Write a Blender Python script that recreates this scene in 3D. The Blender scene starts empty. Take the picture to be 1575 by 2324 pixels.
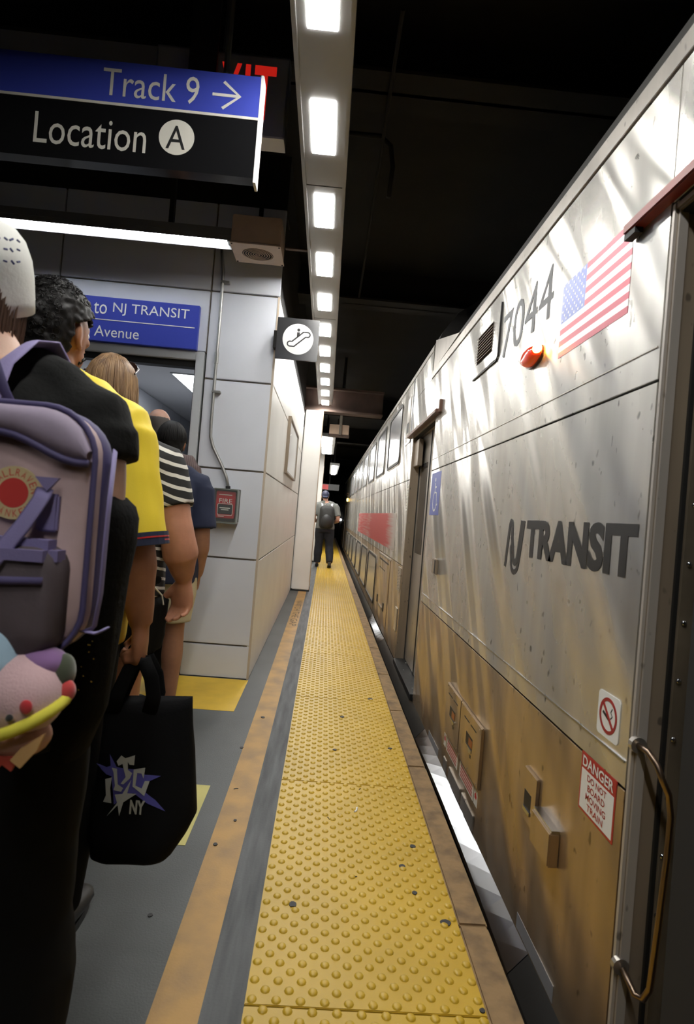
import bpy, bmesh, math, random
from mathutils import Vector, Matrix, noise
random.seed(7)
sc = bpy.context.scene
COL = sc.collection
V = Vector

# ------------------------------------------------------------------ camera
W_, H_, F_ = 1575.0, 2324.0, 1325.3
vp = (740.1, 1164.5)
d_ = V(((vp[0]-W_/2)/F_, -(vp[1]-H_/2)/F_, -1)).normalized()
r_ = math.atan(0.0833)
u_ = V((math.sin(r_), math.cos(r_), 0)); u_ = (u_ - d_*u_.dot(d_)).normalized()
x_ = d_.cross(u_)
cam = bpy.data.cameras.new('camera'); cam_o = bpy.data.objects.new('camera', cam); COL.objects.link(cam_o)
M = Matrix(((x_.x, x_.y, x_.z, 0), (d_.x, d_.y, d_.z, 0), (u_.x, u_.y, u_.z, 1.23), (0, 0, 0, 1)))
cam_o.matrix_world = M
cam.sensor_fit = 'VERTICAL'; cam.sensor_height = 36; cam.lens = F_/H_*36
cam.clip_start = 0.05; cam.clip_end = 200
cam.dof.use_dof = True; cam.dof.focus_distance = 3.6; cam.dof.aperture_fstop = 5.6
sc.camera = cam_o

# ------------------------------------------------------------------ world, exposure
w = bpy.data.worlds.new('world'); sc.world = w; w.use_nodes = True
w.node_tree.nodes['Background'].inputs[0].default_value = (0.8, 0.85, 1, 1)
w.node_tree.nodes['Background'].inputs[1].default_value = 0.003
sc.view_settings.view_transform = 'Standard'; sc.view_settings.look = 'None'
sc.view_settings.gamma = 1; sc.view_settings.use_curve_mapping = False
sc.view_settings.exposure = 0.0
cy_ = sc.cycles
cy_.max_bounces = 5; cy_.diffuse_bounces = 3; cy_.glossy_bounces = 3; cy_.transmission_bounces = 2; cy_.transparent_max_bounces = 4
cy_.caustics_reflective = True; cy_.caustics_refractive = False; cy_.use_adaptive_sampling = True; cy_.adaptive_threshold = 0.03
cy_.use_denoising = True; cy_.use_light_tree = False
LED = 84.0        # radiance of the LED lenses over the platform
TUBE = 20.0        # radiance of the linear lamp over the doorway

# ------------------------------------------------------------------ materials
def nd(nt, t, **k):
    n = nt.nodes.new(t)
    for a, b in k.items(): setattr(n, a, b)
    return n
MATS = {}
def mat(name, col, rough=.5, metal=0, var=0, scale=8, bump=0, bscale=80, emit=0, stretch=(1, 1, 1), spec=None, col2=None, thr=None, aniso=0, detail=4, bdist=.01, bstretch=(1, 1, 1), sheen=0, alpha=None, trans=0):
    if name in MATS: return MATS[name]
    m = bpy.data.materials.new(name); m.use_nodes = True; nt = m.node_tree
    b = nt.nodes['Principled BSDF']; L = nt.links.new
    b.inputs['Base Color'].default_value = (*col, 1); b.inputs['Roughness'].default_value = rough; b.inputs['Metallic'].default_value = metal
    if spec is not None: b.inputs['Specular IOR Level'].default_value = spec
    if sheen: b.inputs['Sheen Weight'].default_value = sheen
    if trans: b.inputs['Transmission Weight'].default_value = trans
    if alpha is not None: b.inputs['Alpha'].default_value = alpha
    if emit:
        b.inputs['Emission Color'].default_value = (*col, 1); b.inputs['Emission Strength'].default_value = emit
    pos = None
    def P(st):
        g = nd(nt, 'ShaderNodeNewGeometry'); mp = nd(nt, 'ShaderNodeMapping'); L(g.outputs['Position'], mp.inputs[0]); mp.inputs['Scale'].default_value = st
        return mp.outputs[0]
    if var or col2:
        n = nd(nt, 'ShaderNodeTexNoise'); n.inputs['Scale'].default_value = scale; n.inputs['Detail'].default_value = detail
        L(P(stretch), n.inputs['Vector'])
        r = nd(nt, 'ShaderNodeValToRGB')
        lo, hi = (.3, .7) if thr is None else thr
        r.color_ramp.elements[0].position = lo; r.color_ramp.elements[1].position = hi
        c2 = col2 or tuple(max(0, c*(1-var)) for c in col)
        r.color_ramp.elements[0].color = (*c2, 1); r.color_ramp.elements[1].color = (*col, 1)
        L(n.outputs['Fac'], r.inputs[0]); L(r.outputs[0], b.inputs['Base Color'])
    if bump:
        n = nd(nt, 'ShaderNodeTexNoise'); n.inputs['Scale'].default_value = bscale; n.inputs['Detail'].default_value = 3
        L(P(bstretch), n.inputs['Vector'])
        bp = nd(nt, 'ShaderNodeBump'); bp.inputs['Strength'].default_value = bump; bp.inputs['Distance'].default_value = bdist
        L(n.outputs['Fac'], bp.inputs['Height']); L(bp.outputs[0], b.inputs['Normal'])
    if aniso:
        b.inputs['Anisotropic'].default_value = aniso
        c = nd(nt, 'ShaderNodeCombineXYZ'); c.inputs[1].default_value = 1.0
        L(c.outputs[0], b.inputs['Tangent'])
    MATS[name] = m
    return m

def emat(name, col, strength):
    if name in MATS: return MATS[name]
    m = bpy.data.materials.new(name); m.use_nodes = True; nt = m.node_tree
    nt.nodes.remove(nt.nodes['Principled BSDF'])
    e = nd(nt, 'ShaderNodeEmission'); e.inputs[0].default_value = (*col, 1); e.inputs[1].default_value = strength
    nt.links.new(e.outputs[0], nt.nodes['Material Output'].inputs[0])
    MATS[name] = m
    return m

def stripe_mat(name, ca, cb, axis, period, duty, off=0, wob=.004, rough=.8):
    """two-colour woven stripes across a direction"""
    m = bpy.data.materials.new(name); m.use_nodes = True; nt = m.node_tree; L = nt.links.new
    b = nt.nodes['Principled BSDF']; b.inputs['Roughness'].default_value = rough
    g = nd(nt, 'ShaderNodeTexCoord')
    n = nd(nt, 'ShaderNodeTexNoise'); n.inputs['Scale'].default_value = 9; L(g.outputs['Object'], n.inputs['Vector'])
    dt = nd(nt, 'ShaderNodeVectorMath', operation='DOT_PRODUCT'); L(g.outputs['Object'], dt.inputs[0]); dt.inputs[1].default_value = axis
    a1 = nd(nt, 'ShaderNodeMath', operation='MULTIPLY_ADD'); L(n.outputs['Fac'], a1.inputs[0]); a1.inputs[1].default_value = wob*4; L(dt.outputs['Value'], a1.inputs[2])
    a2 = nd(nt, 'ShaderNodeMath', operation='MULTIPLY_ADD'); L(a1.outputs[0], a2.inputs[0]); a2.inputs[1].default_value = 1/period; a2.inputs[2].default_value = off
    fr = nd(nt, 'ShaderNodeMath', operation='FRACT'); L(a2.outputs[0], fr.inputs[0])
    lt = nd(nt, 'ShaderNodeMath', operation='LESS_THAN'); L(fr.outputs[0], lt.inputs[0]); lt.inputs[1].default_value = duty
    mx = nd(nt, 'ShaderNodeMix', data_type='RGBA'); L(lt.outputs[0], mx.inputs[0]); mx.inputs[6].default_value = (*ca, 1); mx.inputs[7].default_value = (*cb, 1)
    L(mx.outputs[2], b.inputs['Base Color'])
    MATS[name] = m
    return m

# ------------------------------------------------------------------ mesh builder
WL = {}
def wloc(o): return WL.get(o.name, V((0, 0, 0))) if o else V((0, 0, 0))
class MB:
    def __init__(s): s.v = []; s.f = []
    def add(s, vs, fs):
        k = len(s.v); s.v += [V(a) for a in vs]; s.f += [tuple(i+k for i in f) for f in fs]; return s
    def box(s, a, b, bev=0):
        x0, y0, z0 = a; x1, y1, z1 = b
        if not bev:
            return s.add([(x0,y0,z0),(x1,y0,z0),(x1,y1,z0),(x0,y1,z0),(x0,y0,z1),(x1,y0,z1),(x1,y1,z1),(x0,y1,z1)],
                [(0,3,2,1),(4,5,6,7),(0,1,5,4),(1,2,6,5),(2,3,7,6),(3,0,4,7)])
        bm = bmesh.new(); bmesh.ops.create_cube(bm, size=1)
        for v in bm.verts: v.co = V(((x0+x1)/2+v.co.x*(x1-x0), (y0+y1)/2+v.co.y*(y1-y0), (z0+z1)/2+v.co.z*(z1-z0)))
        bmesh.ops.bevel(bm, geom=bm.edges[:], offset=bev, segments=2, affect='EDGES')
        bm.verts.index_update()
        s.add([v.co.copy() for v in bm.verts], [tuple(v.index for v in f.verts) for f in bm.faces]); bm.free(); return s
    def tube(s, pts, rad, seg=12, cap=True, ref=None, closed=False):
        pts = [V(p) for p in pts]; n = len(pts)
        if not isinstance(rad, (list, tuple)) or (len(rad) != n): rad = [rad]*n
        T = []
        for i in range(n):
            a = pts[(i-1) % n] if closed or i > 0 else pts[i]; b = pts[(i+1) % n] if closed or i < n-1 else pts[i]
            t = (b-a); T.append(t.normalized() if t.length > 1e-9 else V((0, 0, 1)))
        r = V(ref) if ref else (V((1, 0, 0)) if abs(T[0].x) < .8 else V((0, 1, 0)))
        k = len(s.v)
        for i in range(n):
            r2 = r - T[i]*r.dot(T[i])
            if r2.length < 1e-6: r2 = T[i].orthogonal()
            u = r2.normalized(); 
            if not ref: r = u
            w2 = T[i].cross(u)
            ra, rb = rad[i] if isinstance(rad[i], (list, tuple)) else (rad[i], rad[i])
            for j in range(seg):
                a = 2*math.pi*j/seg
                s.v.append(pts[i]+u*ra*math.cos(a)+w2*rb*math.sin(a))
        for i in range(n if closed else n-1):
            i2 = (i+1) % n
            for j in range(seg):
                s.f.append((k+i*seg+j, k+i*seg+(j+1) % seg, k+i2*seg+(j+1) % seg, k+i2*seg+j))
        if cap and not closed:
            s.f.append(tuple(k+j for j in reversed(range(seg)))); s.f.append(tuple(k+(n-1)*seg+j for j in range(seg)))
        return s
    def ell(s, c, r, rot=None, nu=16, nv=10):
        c = V(c); k = len(s.v); R = rot or Matrix.Identity(3)
        s.v.append(c+R@V((0, 0, r[2])))
        for i in range(1, nv):
            th = math.pi*i/nv
            for j in range(nu):
                ph = 2*math.pi*j/nu
                s.v.append(c+R@V((r[0]*math.sin(th)*math.cos(ph), r[1]*math.sin(th)*math.sin(ph), r[2]*math.cos(th))))
        s.v.append(c+R@V((0, 0, -r[2]))); e = len(s.v)-1
        for j in range(nu): s.f.append((k, k+1+j, k+1+(j+1) % nu))
        for i in range(nv-2):
            for j in range(nu):
                a = k+1+i*nu
                s.f.append((a+j, a+nu+j, a+nu+(j+1) % nu, a+(j+1) % nu))
        a = k+1+(nv-2)*nu
        for j in range(nu): s.f.append((a+j, e, a+(j+1) % nu))
        return s
    def rings(s, rings, cap=True):
        k = len(s.v); n = len(rings); m = len(rings[0])
        for r in rings: s.v += [V(p) for p in r]
        for i in range(n-1):
            for j in range(m):
                s.f.append((k+i*m+j, k+i*m+(j+1) % m, k+(i+1)*m+(j+1) % m, k+(i+1)*m+j))
        if cap:
            s.f.append(tuple(k+j for j in reversed(range(m)))); s.f.append(tuple(k+(n-1)*m+j for j in range(m)))
        return s
    def prism(s, poly, o, ax, ay, h):
        """extrude 2D outline (list of (a,b)) lying on origin o with axes ax, ay along n=ax x ay"""
        o, ax, ay = V(o), V(ax), V(ay); n = ax.cross(ay).normalized()
        k = len(s.v); m = len(poly)
        s.v += [o+ax*a+ay*b for a, b in poly] + [o+ax*a+ay*b+n*h for a, b in poly]
        s.f.append(tuple(k+m+j for j in range(m))); s.f.append(tuple(k+j for j in reversed(range(m))))
        for j in range(m): s.f.append((k+j, k+(j+1) % m, k+m+(j+1) % m, k+m+j))
        return s
    def ring2d(s, outer, inner, o, ax, ay, h):
        o, ax, ay = V(o), V(ax), V(ay); n = ax.cross(ay).normalized(); m = len(outer); k = len(s.v)
        for hh in (0, h):
            s.v += [o+ax*a+ay*b+n*hh for a, b in outer]; s.v += [o+ax*a+ay*b+n*hh for a, b in inner]
        for j in range(m):
            q = (j+1) % m
            s.f.append((k+2*m+j, k+2*m+q, k+3*m+q, k+3*m+j)); s.f.append((k+j, k+m+j, k+m+q, k+q))
            s.f.append((k+j, k+q, k+2*m+q, k+2*m+j)); s.f.append((k+m+j, k+3*m+j, k+3*m+q, k+m+q))
        return s
    def mesh(s, name, off=V((0, 0, 0)), smooth=False):
        me = bpy.data.meshes.new(name); me.from_pydata([tuple(p-off) for p in s.v], [], s.f)
        bm = bmesh.new(); bm.from_mesh(me); bmesh.ops.recalc_face_normals(bm, faces=bm.faces); bm.to_mesh(me); bm.free()
        if smooth: me.shade_smooth()
        me.update(); return me
    def build(s, name, m, parent=None, local=False, smooth=False, kind=None, label=None, cat=None, group=None, auto=None):
        if parent is not None: base = V((0, 0, 0)) if local else wloc(parent)
        else:
            if local: base = V((0, 0, 0))
            else:
                xs = [p.x for p in s.v]; ys = [p.y for p in s.v]; zs = [p.z for p in s.v]
                base = V(((min(xs)+max(xs))/2, (min(ys)+max(ys))/2, min(zs)))
        me = s.mesh(name, base, smooth); me.materials.append(m)
        if auto: me.shade_auto_smooth(use_auto_smooth=True, angle=math.radians(auto)) if hasattr(me, 'shade_auto_smooth') else None
        o = bpy.data.objects.new(name, me); COL.objects.link(o)
        if parent is not None: o.parent = parent; WL[o.name] = wloc(parent) if not local else wloc(parent)
        else: o.location = base; WL[o.name] = base
        tag(o, label, cat, group, kind); return o
def tag(o, label=None, cat=None, group=None, kind=None):
    if label: o['label'] = label
    if cat: o['category'] = cat
    if group: o['group'] = group
    if kind: o['kind'] = kind
    return o
def empty(name, loc, label=None, cat=None, group=None, kind=None, rz=0, parent=None):
    o = bpy.data.objects.new(name, None); o.empty_display_size = .1; COL.objects.link(o)
    if parent is not None: o.parent = parent; o.location = V(loc)-wloc(parent)
    else: o.location = loc
    o.rotation_euler = (0, 0, rz); WL[o.name] = V(loc); return tag(o, label, cat, group, kind)
def BX(a, b, name, m, parent=None, bev=0, **k): return MB().box(a, b, bev).build(name, m, parent, **k)
def circ(n, r, cx=0, cy=0, a0=0): return [(cx+r*math.cos(a0+2*math.pi*i/n), cy+r*math.sin(a0+2*math.pi*i/n)) for i in range(n)]
def rrect(x0, y0, x1, y1, r, n=4):
    p = []
    for cx, cy, a in ((x1-r, y1-r, 0), (x0+r, y1-r, 90), (x0+r, y0+r, 180), (x1-r, y0+r, 270)):
        for i in range(n+1):
            t = math.radians(a+90*i/n); p.append((cx+r*math.cos(t), cy+r*math.sin(t)))
    return p
def stroke(mb, pts, wd, o, ax, ay, h, closed=False):
    """flat thick polyline"""
    P = [V((p[0], p[1])) for p in pts]; n = len(P); l = []; r = []
    for i in range(n):
        a = P[(i-1) % n] if closed or i else P[i]; b = P[(i+1) % n] if closed or i < n-1 else P[i]
        t = (b-a).normalized(); q = V((-t.y, t.x))*wd/2
        l.append(tuple(P[i]+q)); r.append(tuple(P[i]-q))
    if closed: mb.ring2d(l, r, o, ax, ay, h)
    else: mb.prism(l+r[::-1], o, ax, ay, h)
    return mb
def text(s, rect, o, ax, ay, h=.001, bold=0, keep=False, align='L'):
    """lettering mesh fitted into rect=(a0,b0,a1,b1) of the plane o, ax, ay"""
    cu = bpy.data.curves.new('txt', 'FONT'); cu.body = s; cu.extrude = 0.0; cu.offset = bold; cu.resolution_u = 3; cu.space_character = 1.0
    ob = bpy.data.objects.new('txt', cu); COL.objects.link(ob)
    dg = bpy.context.evaluated_depsgraph_get(); me = bpy.data.meshes.new_from_object(ob.evaluated_get(dg))
    vs = [v.co.copy() for v in me.vertices]; fs = [tuple(p.vertices) for p in me.polygons]
    bpy.data.objects.remove(ob); bpy.data.curves.remove(cu); bpy.data.meshes.remove(me)
    x0 = min(v.x for v in vs); x1 = max(v.x for v in vs); y0 = min(v.y for v in vs); y1 = max(v.y for v in vs)
    a0, b0, a1, b1 = rect; sy = (b1-b0)/(y1-y0); sx = sy if keep else (a1-a0)/(x1-x0)
    o, ax, ay = V(o), V(ax), V(ay); n = ax.cross(ay).normalized()
    mb = MB(); mb.add([o+ax*(a0+(v.x-x0)*sx)+ay*(b0+(v.y-y0)*sy)+n*h for v in vs], fs)
    return mb
AX, AZ = V((1, 0, 0)), V((0, 0, 1)); AY = V((0, 1, 0))
def linked(o, parent, loc=None):
    c = o.copy(); COL.objects.link(c); c.parent = parent
    if loc is not None: c.location = V(loc)-wloc(parent)
    return c
def remesh(mb, vox, name, m, parent, it=4, disp=None, label=None):
    me = mb.mesh('tmp'); ob = bpy.data.objects.new('tmp', me); COL.objects.link(ob)
    r = ob.modifiers.new('r', 'REMESH'); r.mode = 'VOXEL'; r.voxel_size = vox; r.adaptivity = 0
    s = ob.modifiers.new('s', 'SMOOTH'); s.factor = .5; s.iterations = it
    dg = bpy.context.evaluated_depsgraph_get(); me2 = bpy.data.meshes.new_from_object(ob.evaluated_get(dg)); me2.name = name
    bpy.data.objects.remove(ob); bpy.data.meshes.remove(me)
    if disp:
        nr = [v.normal.copy() for v in me2.vertices]
        for v, n in zip(me2.vertices, nr): v.co += n*disp(v.co)
    me2.materials.clear(); me2.materials.append(m); me2.shade_smooth(); me2.update()
    o = bpy.data.objects.new(name, me2); COL.objects.link(o); o.parent = parent; WL[o.name] = wloc(parent)
    if label: o['label'] = label
    return o

# palette
M_floor = mat('platform_paint', (.092, .099, .098), .5, var=.3, scale=2.2, bump=.25, bscale=160, bdist=.003)
M_conc = mat('bare_concrete', (.125, .13, .134), .7, col2=(.06, .064, .068), scale=5, stretch=(6, .6, 1), bump=.4, bscale=120, bdist=.003)
M_orange = mat('worn_orange_paint', (.42, .24, .07), .55, col2=(.27, .165, .07), scale=7, thr=(.3, .62), bump=.15, bscale=140, bdist=.003)
M_yel = mat('tactile_yellow', (.54, .345, .020), .38, var=.16, scale=3, bump=.25, bscale=500, bdist=.002)
M_yel2 = mat('floor_yellow_paint', (.62, .40, .03), .5, var=.15, scale=9, bump=.2, bscale=150, bdist=.002)
M_yel3 = mat('pale_yellow_paint', (.50, .45, .14), .5, var=.12, scale=9)
M_nose = mat('edge_concrete', (.26, .165, .075), .8, col2=(.12, .078, .042), scale=14, thr=(.25, .6), bump=.7, bscale=45, bdist=.006)
M_dark = mat('soot_black', (.012, .011, .010), .9)
M_ceil = mat('unlit_ceiling', (.014, .012, .010), .9, var=.4, scale=3)  # near-black against bounce: lack of light painted into ceiling, beams and pipes
M_beam = mat('sooty_steel', (.10, .06, .045), .7, var=.4, scale=4)
M_panel = mat('wall_panel_enamel', (.66, .68, .74), .42, var=.06, scale=3, bump=.03, bscale=300, bdist=.001)
M_panelw = mat('wall_panel_side', (.84, .82, .78), .42, var=.08, scale=2.5, bump=.03, bscale=300, bdist=.001)
M_joint = mat('joint_sealant', (.33, .28, .22), .9, var=.4, scale=12)
M_frame = mat('door_frame_metal', (.52, .54, .56), .4, metal=.1)
M_alu = mat('light_housing', (.30, .30, .295), .45, metal=.55, var=.12, scale=4)
M_steel = mat('galvanised_steel', (.42, .42, .40), .4, metal=.8, var=.15, scale=20)
M_blk = mat('black_plastic', (.012, .012, .013), .45)
M_rub = mat('black_rubber', (.010, .010, .010), .6)
M_white = mat('white_print', (.78, .78, .76), .5)
M_offw = mat('offwhite_print', (.62, .60, .54), .5)
M_blue = mat('sign_blue', (.04, .06, .40), .42)
M_red = mat('sign_red', (.42, .02, .02), .4)
M_tan = mat('tan_metal', (.58, .42, .30), .55, var=.15, scale=10)

# ------------------------------------------------------------------ platform floor
YN, YF = -3.0, 30.0
XE = .602
fl = MB().box((-6, YN, -.25), (-.101, YF, 0)).build('floor', M_floor, kind='structure', label='grey painted concrete platform floor')
BX((-.203, YN, 0), (-.1015, YF, .0012), 'bare_strip', M_conc, fl)
ol = BX((-.323, YN, 0), (-.203, 9.0, .0016), 'orange_line', M_orange, fl)
text('WATCH THE GAP', (-8.05, -.300, -6.25, -.222), (0, 0, .0018), -AY, AX, .0004).build('lettering', mat('worn_lettering', (.10, .07, .04), .7), fl, label='worn dark lettering along the orange line')
BX((-2.1, 3.52, 0), (-.452, 4.17, .0014), 'yellow_marking', M_yel2, fl)
BX((-1.05, 2.115, 0), (-.405, 2.575, .0014), 'pale_yellow_marking', M_yel3, fl)
# slab under the edge
BX((-.101, YN, -.25), (.51, YF, -.006), 'edge_slab', M_conc, fl)
# tactile panels with domes
def dome_mb(c):
    m = MB(); n = 10
    rr = [(.0128, 0), (.0115, .0026), (.0082, .0046), (.004, .0053)]
    m.rings([[(c[0]+r*math.cos(2*math.pi*j/n), c[1]+r*math.sin(2*math.pi*j/n), c[2]+z) for j in range(n)] for r, z in rr], cap=False)
    k = len(m.v); m.f.append(tuple(range(k-n, k))); return m
dome_me = dome_mb((0, 0, 0)).mesh('dome', smooth=True); dome_me.materials.append(M_yel)
XL, TW, TL, Y0 = -.101, .61, 1.22, 1.4517
zt = .004
pan = None; ndome = 0
for k in range(-3, 22):
    ya, yb = Y0+k*TL+.0025, Y0+(k+1)*TL-.0025
    if pan is None:
        pan = MB().box((XL, ya, -.006), (XL+TW, yb, zt), .0018).build('tactile_panel', M_yel, fl); p = pan; yref = ya
    else:
        p = linked(pan, fl); p.location = V((0, ya-yref, 0)); 
    WL[p.name] = WL['floor']+V((0, ya-yref, 0)) if p is not pan else WL['floor']
    mb = MB(); S = TW/10
    for r in range(40):
        for c in range(10):
            x = XL+S*(c+(.27 if r % 2 == 0 else .77)); y = ya+S/2*(r+.5)
            if k == 0 and r < 30:
                o = bpy.data.objects.new('dome', dome_me); COL.objects.link(o); o.parent = p; o.location = V((x, y, zt))-WL[p.name]
            else: mb.v and None; dm = dome_mb((x, y, zt)); mb.add(dm.v, dm.f)
    o = mb.build('dome_field', M_yel, p, smooth=True, kind='stuff')
# gum and dirt spots
M_gum = mat('old_gum', (.022, .022, .024), .6)
for (x, y, r, z) in [(-.003, 1.829, .014, zt), (.469, 1.784, .019, zt), (.429, 2.193, .012, zt), (.373, 2.062, .013, zt), (.394, 1.92, .010, zt), (.444, 3.111, .012, zt), (.148, 3.044, .012, zt), (.40, 3.934, .02, zt), (.20, 3.55, .016, zt), (.50, 1.47, .008, zt), (-.27, 3.45, .013, .002), (-.30, 2.13, .009, .002), (-.255, 2.3, .007, .002), (-.42, 1.75, .008, 0), (-.33, 3.0, .01, 0)]:
    n = 9; pl = [(r*random.uniform(.75, 1.1)*math.cos(2*math.pi*i/n), r*random.uniform(.75, 1.1)*math.sin(2*math.pi*i/n)) for i in range(n)]
    MB().prism(pl, (x, y, z), AX, AY, .003).build('gum_spot', M_gum, fl)
for (x, y, a, l) in [(.19, 1.98, .5, .02), (.115, 2.35, 2, .018), (.25, 2.62, 1, .014), (-.30, 2.55, .3, .02)]:
    dx, dy = math.cos(a)*l, math.sin(a)*l
    MB().tube([(x, y, zt+.001), (x+dx*.5, y+dy*.6, zt+.002), (x+dx, y+dy, zt+.001)], .0016, 5).build('debris_sliver', M_gum, fl)
MB().tube([(.22, 2.42, zt+.002), (.228, 2.43, zt+.003), (.232, 2.455, zt+.002)], .004, 6).build('paper_scrap', M_white, fl)
# nosing stones
edge = empty('trim_1', (.556, YN, -.25), kind='structure', label='brown worn concrete platform edge')
y = YN; js = [0.9, 1.79, 2.92, 3.75, 4.6, 5.5, 6.6, 7.8, 9.2, 11, 13, 15.5, 18, 21, 25, 30]
for yb in js:
    mb = MB().box((.511, y+.002, -.25), (XE+random.uniform(-.004, .003), yb-.002, random.uniform(-.002, .001)), .006); mb.build('edge_stone', M_nose, edge); y = yb
BX((.30, YN, -1.3), (.56, YF, -.25), 'platform_face', M_dark, edge)
MB().box((.4, YN, -1.35), (6, YF, -1.25)).build('floor_track', M_dark, kind='structure', label='black track bed below the platform')

# ------------------------------------------------------------------ ceiling and beams
ceil = MB().box((-6, YN, 3.75), (6, YF, 3.9)).build('ceiling', M_ceil, kind='structure', label='dark ceiling, its lack of light put into the colour')
for i, (yy, z0, z1) in enumerate([(.6, 3.45, 3.75), (3.05, 3.45, 3.75), (6.0, 3.4, 3.75), (12.5, 3.3, 3.75), (17, 3.3, 3.75), (22, 3.3, 3.75)]):
    mb = MB().box((-6, yy-.15, z0), (6, yy+.15, z0+.02)).box((-6, yy-.012, z0), (6, yy+.012, z1))
    mb.build('ceiling_beam', M_ceil, ceil)
mb = MB().box((-1.2, 9.05, 2.80), (.75, 9.30, 2.83)).box((-1.2, 9.16, 2.83), (.75, 9.18, 3.15)).box((-1.2, 9.05, 3.15), (.75, 9.30, 3.18))
mb.build('cross_beam', M_beam, label='rusty brown steel cross beam at the end of the light bar', cat='beam')
MB().box((-6, YF, -1.3), (6, YF+.1, 3.9)).build('wall_end', M_dark, kind='structure', label='black end of the tunnel')
MB().box((3.4, YN, -1.3), (3.5, YF, 3.9)).build('wall_tunnel', M_dark, kind='structure', label='black tunnel wall behind the train')

# ------------------------------------------------------------------ station wall with doorway
WY = 4.186; WX = -.455
wf = empty('wall_front', (-1.6, WY, 0), kind='structure', label='pale grey panelled wall facing the platform')
g = .006; zs = [0, .235, .852, 1.483, 2.115, 2.74, 3.37]
for i in range(6):
    BX((-.945+g, WY, zs[i]+(g if i else .004)), (WX-.003, WY+.03, zs[i+1]-g), 'wall_panel', M_panel, wf, .003)
for xa, xb in ((-2.01, -.945), (-3.08, -2.01), (-4.15, -3.08)):
    BX((xa+g, WY, 2.305), (xb-g, WY+.03, 2.74-g), 'wall_panel', M_panel, wf, .003)
    BX((xa+g, WY, 2.74+g), (xb-g, WY+.03, 3.37-g), 'wall_panel', M_panel, wf, .003)
for i in range(5):
    if i < 4: BX((-3.08+g, WY, zs[i]+.004), (-2.05, WY+.03, zs[i+1]-g), 'wall_panel', M_panel, wf, .003)
BX((-3.08+g, WY, 2.115+g), (-2.05, WY+.03, 2.295), 'wall_panel', M_panel, wf, .003)
mbk = MB().box((-.945, WY+.022, 0), (WX-.02, WY+.06, 3.37)).box((-4.15, WY+.022, 2.30), (-.945, WY+.06, 3.37)).box((-4.15, WY+.022, 0), (-2.02, WY+.06, 2.3))
mbk.build('wall_backing', M_joint, wf)
BX((-6, WY+.0, 3.37), (WX, WY+.3, 3.75), 'wall_header', M_dark, wf)
# doorway
dr = empty('door_1', (-1.5, WY, 0), kind='structure', label='open doorway with brushed metal frame')
BX((-1.012, WY-.012, 0), (-.953, WY+.12, 2.298), 'door_jamb', M_frame, dr, .004)
BX((-2.045, WY-.012, 0), (-1.985, WY+.12, 2.298), 'door_jamb', M_frame, dr, .004)
BX((-1.985, WY-.012, 2.235), (-1.012, WY+.12, 2.298), 'door_head', M_frame, dr, .004)
BX((-1.985, WY+.02, 2.19), (-1.012, WY+.10, 2.235), 'door_dark_strip', M_rub, dr)  # black strip standing in for the shadow gap under the door header
BX((-1.024, WY+.03, 0), (-1.012, WY+.10, 2.19), 'door_dark_strip', M_rub, dr)
# corridor beyond
M_corr = mat('corridor_paint', (.42, .43, .46), .5)
M_ctile = mat('corridor_ceiling', (.62, .62, .63), .7)
cw = empty('wall_corridor', (-1.5, 6.5, 0), kind='structure', label='grey corridor beyond the doorway')
yy = WY+.13
for i in range(5):
    BX((-2.06, yy+i*.85+.004, 0), (-2.0, yy+(i+1)*.85-.004, 2.34), 'corridor_panel', M_corr, cw)
BX((-2.12, yy, 0), (-2.07, yy+4.3, 2.34), 'corridor_backing', M_joint, cw)
BX((-2.2, yy+4.25, 0), (-.6, yy+4.35, 2.5), 'corridor_panel', M_corr, cw)
BX((-.95, yy, 0), (-.90, yy+4.3, 2.5), 'corridor_panel', M_corr, cw)
BX((-2.2, yy, 2.345), (-.90, yy+4.3, 2.40), 'corridor_ceiling', M_ctile, cw)
BX((-2.2, yy, -.02), (-.90, yy+4.3, .002), 'corridor_floor', M_corr, cw)
cl = empty('ceiling_light_panel', (-1.18, 5.5, 2.33), 'square white ceiling light panel in the corridor past the doorway', 'light')
BX((-1.46, 5.15, 2.335), (-.98, 6.15, 2.347), 'frame', M_frame, cl)
BX((-1.44, 5.17, 2.332), (-1.0, 5.64, 2.3352), 'diffuser', emat('panel_glow', (.92, .96, 1), 14), cl)
BX((-1.44, 5.66, 2.332), (-1.0, 6.13, 2.3352), 'diffuser', emat('panel_glow', (.92, .96, 1), 14), cl)

# side wall along the platform
ws = empty('wall_right', (WX, 6.5, 0), kind='structure', label='warm white panelled wall running along the platform')
for a, b in ((0, .852), (.852, 1.483), (1.483, 2.115), (2.115, 2.74)):
    BX((WX-.03, WY+.003, a+(g*.7 if a else .004)), (WX, 9.0, b-g*.7), 'wall_panel', M_panelw, ws, .003)
BX((WX-.06, WY+.01, 0), (WX-.022, 9.0, 2.74), 'wall_backing', M_joint, ws)
BX((WX-.5, WY+.06, 2.745), (WX-.01, 9.0, 3.75), 'wall_header', M_dark, ws)
for (yc, xr, nm, lab) in ((9.02, -.168, 'column', 'white square column at the far end of the panelled wall'), (14.5, -.15, 'column', 'distant white square column behind the walking person')):
    c = empty(nm, ((-.445+xr)/2, yc+.2, 0), lab, 'column')
    BX((-.445, yc, .02), (xr, yc+.5, 2.80), 'shaft', M_panelw, c, .012)
    BX((-.447, yc-.002, 0), (xr+.002, yc+.502, .02), 'base', M_dark, c)
    BX((xr-.004, yc-.003, .02), (xr+.004, yc+.02, 2.80), 'corner_guard', mat('corner_rust', (.40, .27, .16), .6), c)
BX((-.52, 9.55, 0), (-.46, 22, 2.6), 'wall_far', M_panelw, kind='structure', label='white wall continuing beyond the column')
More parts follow.
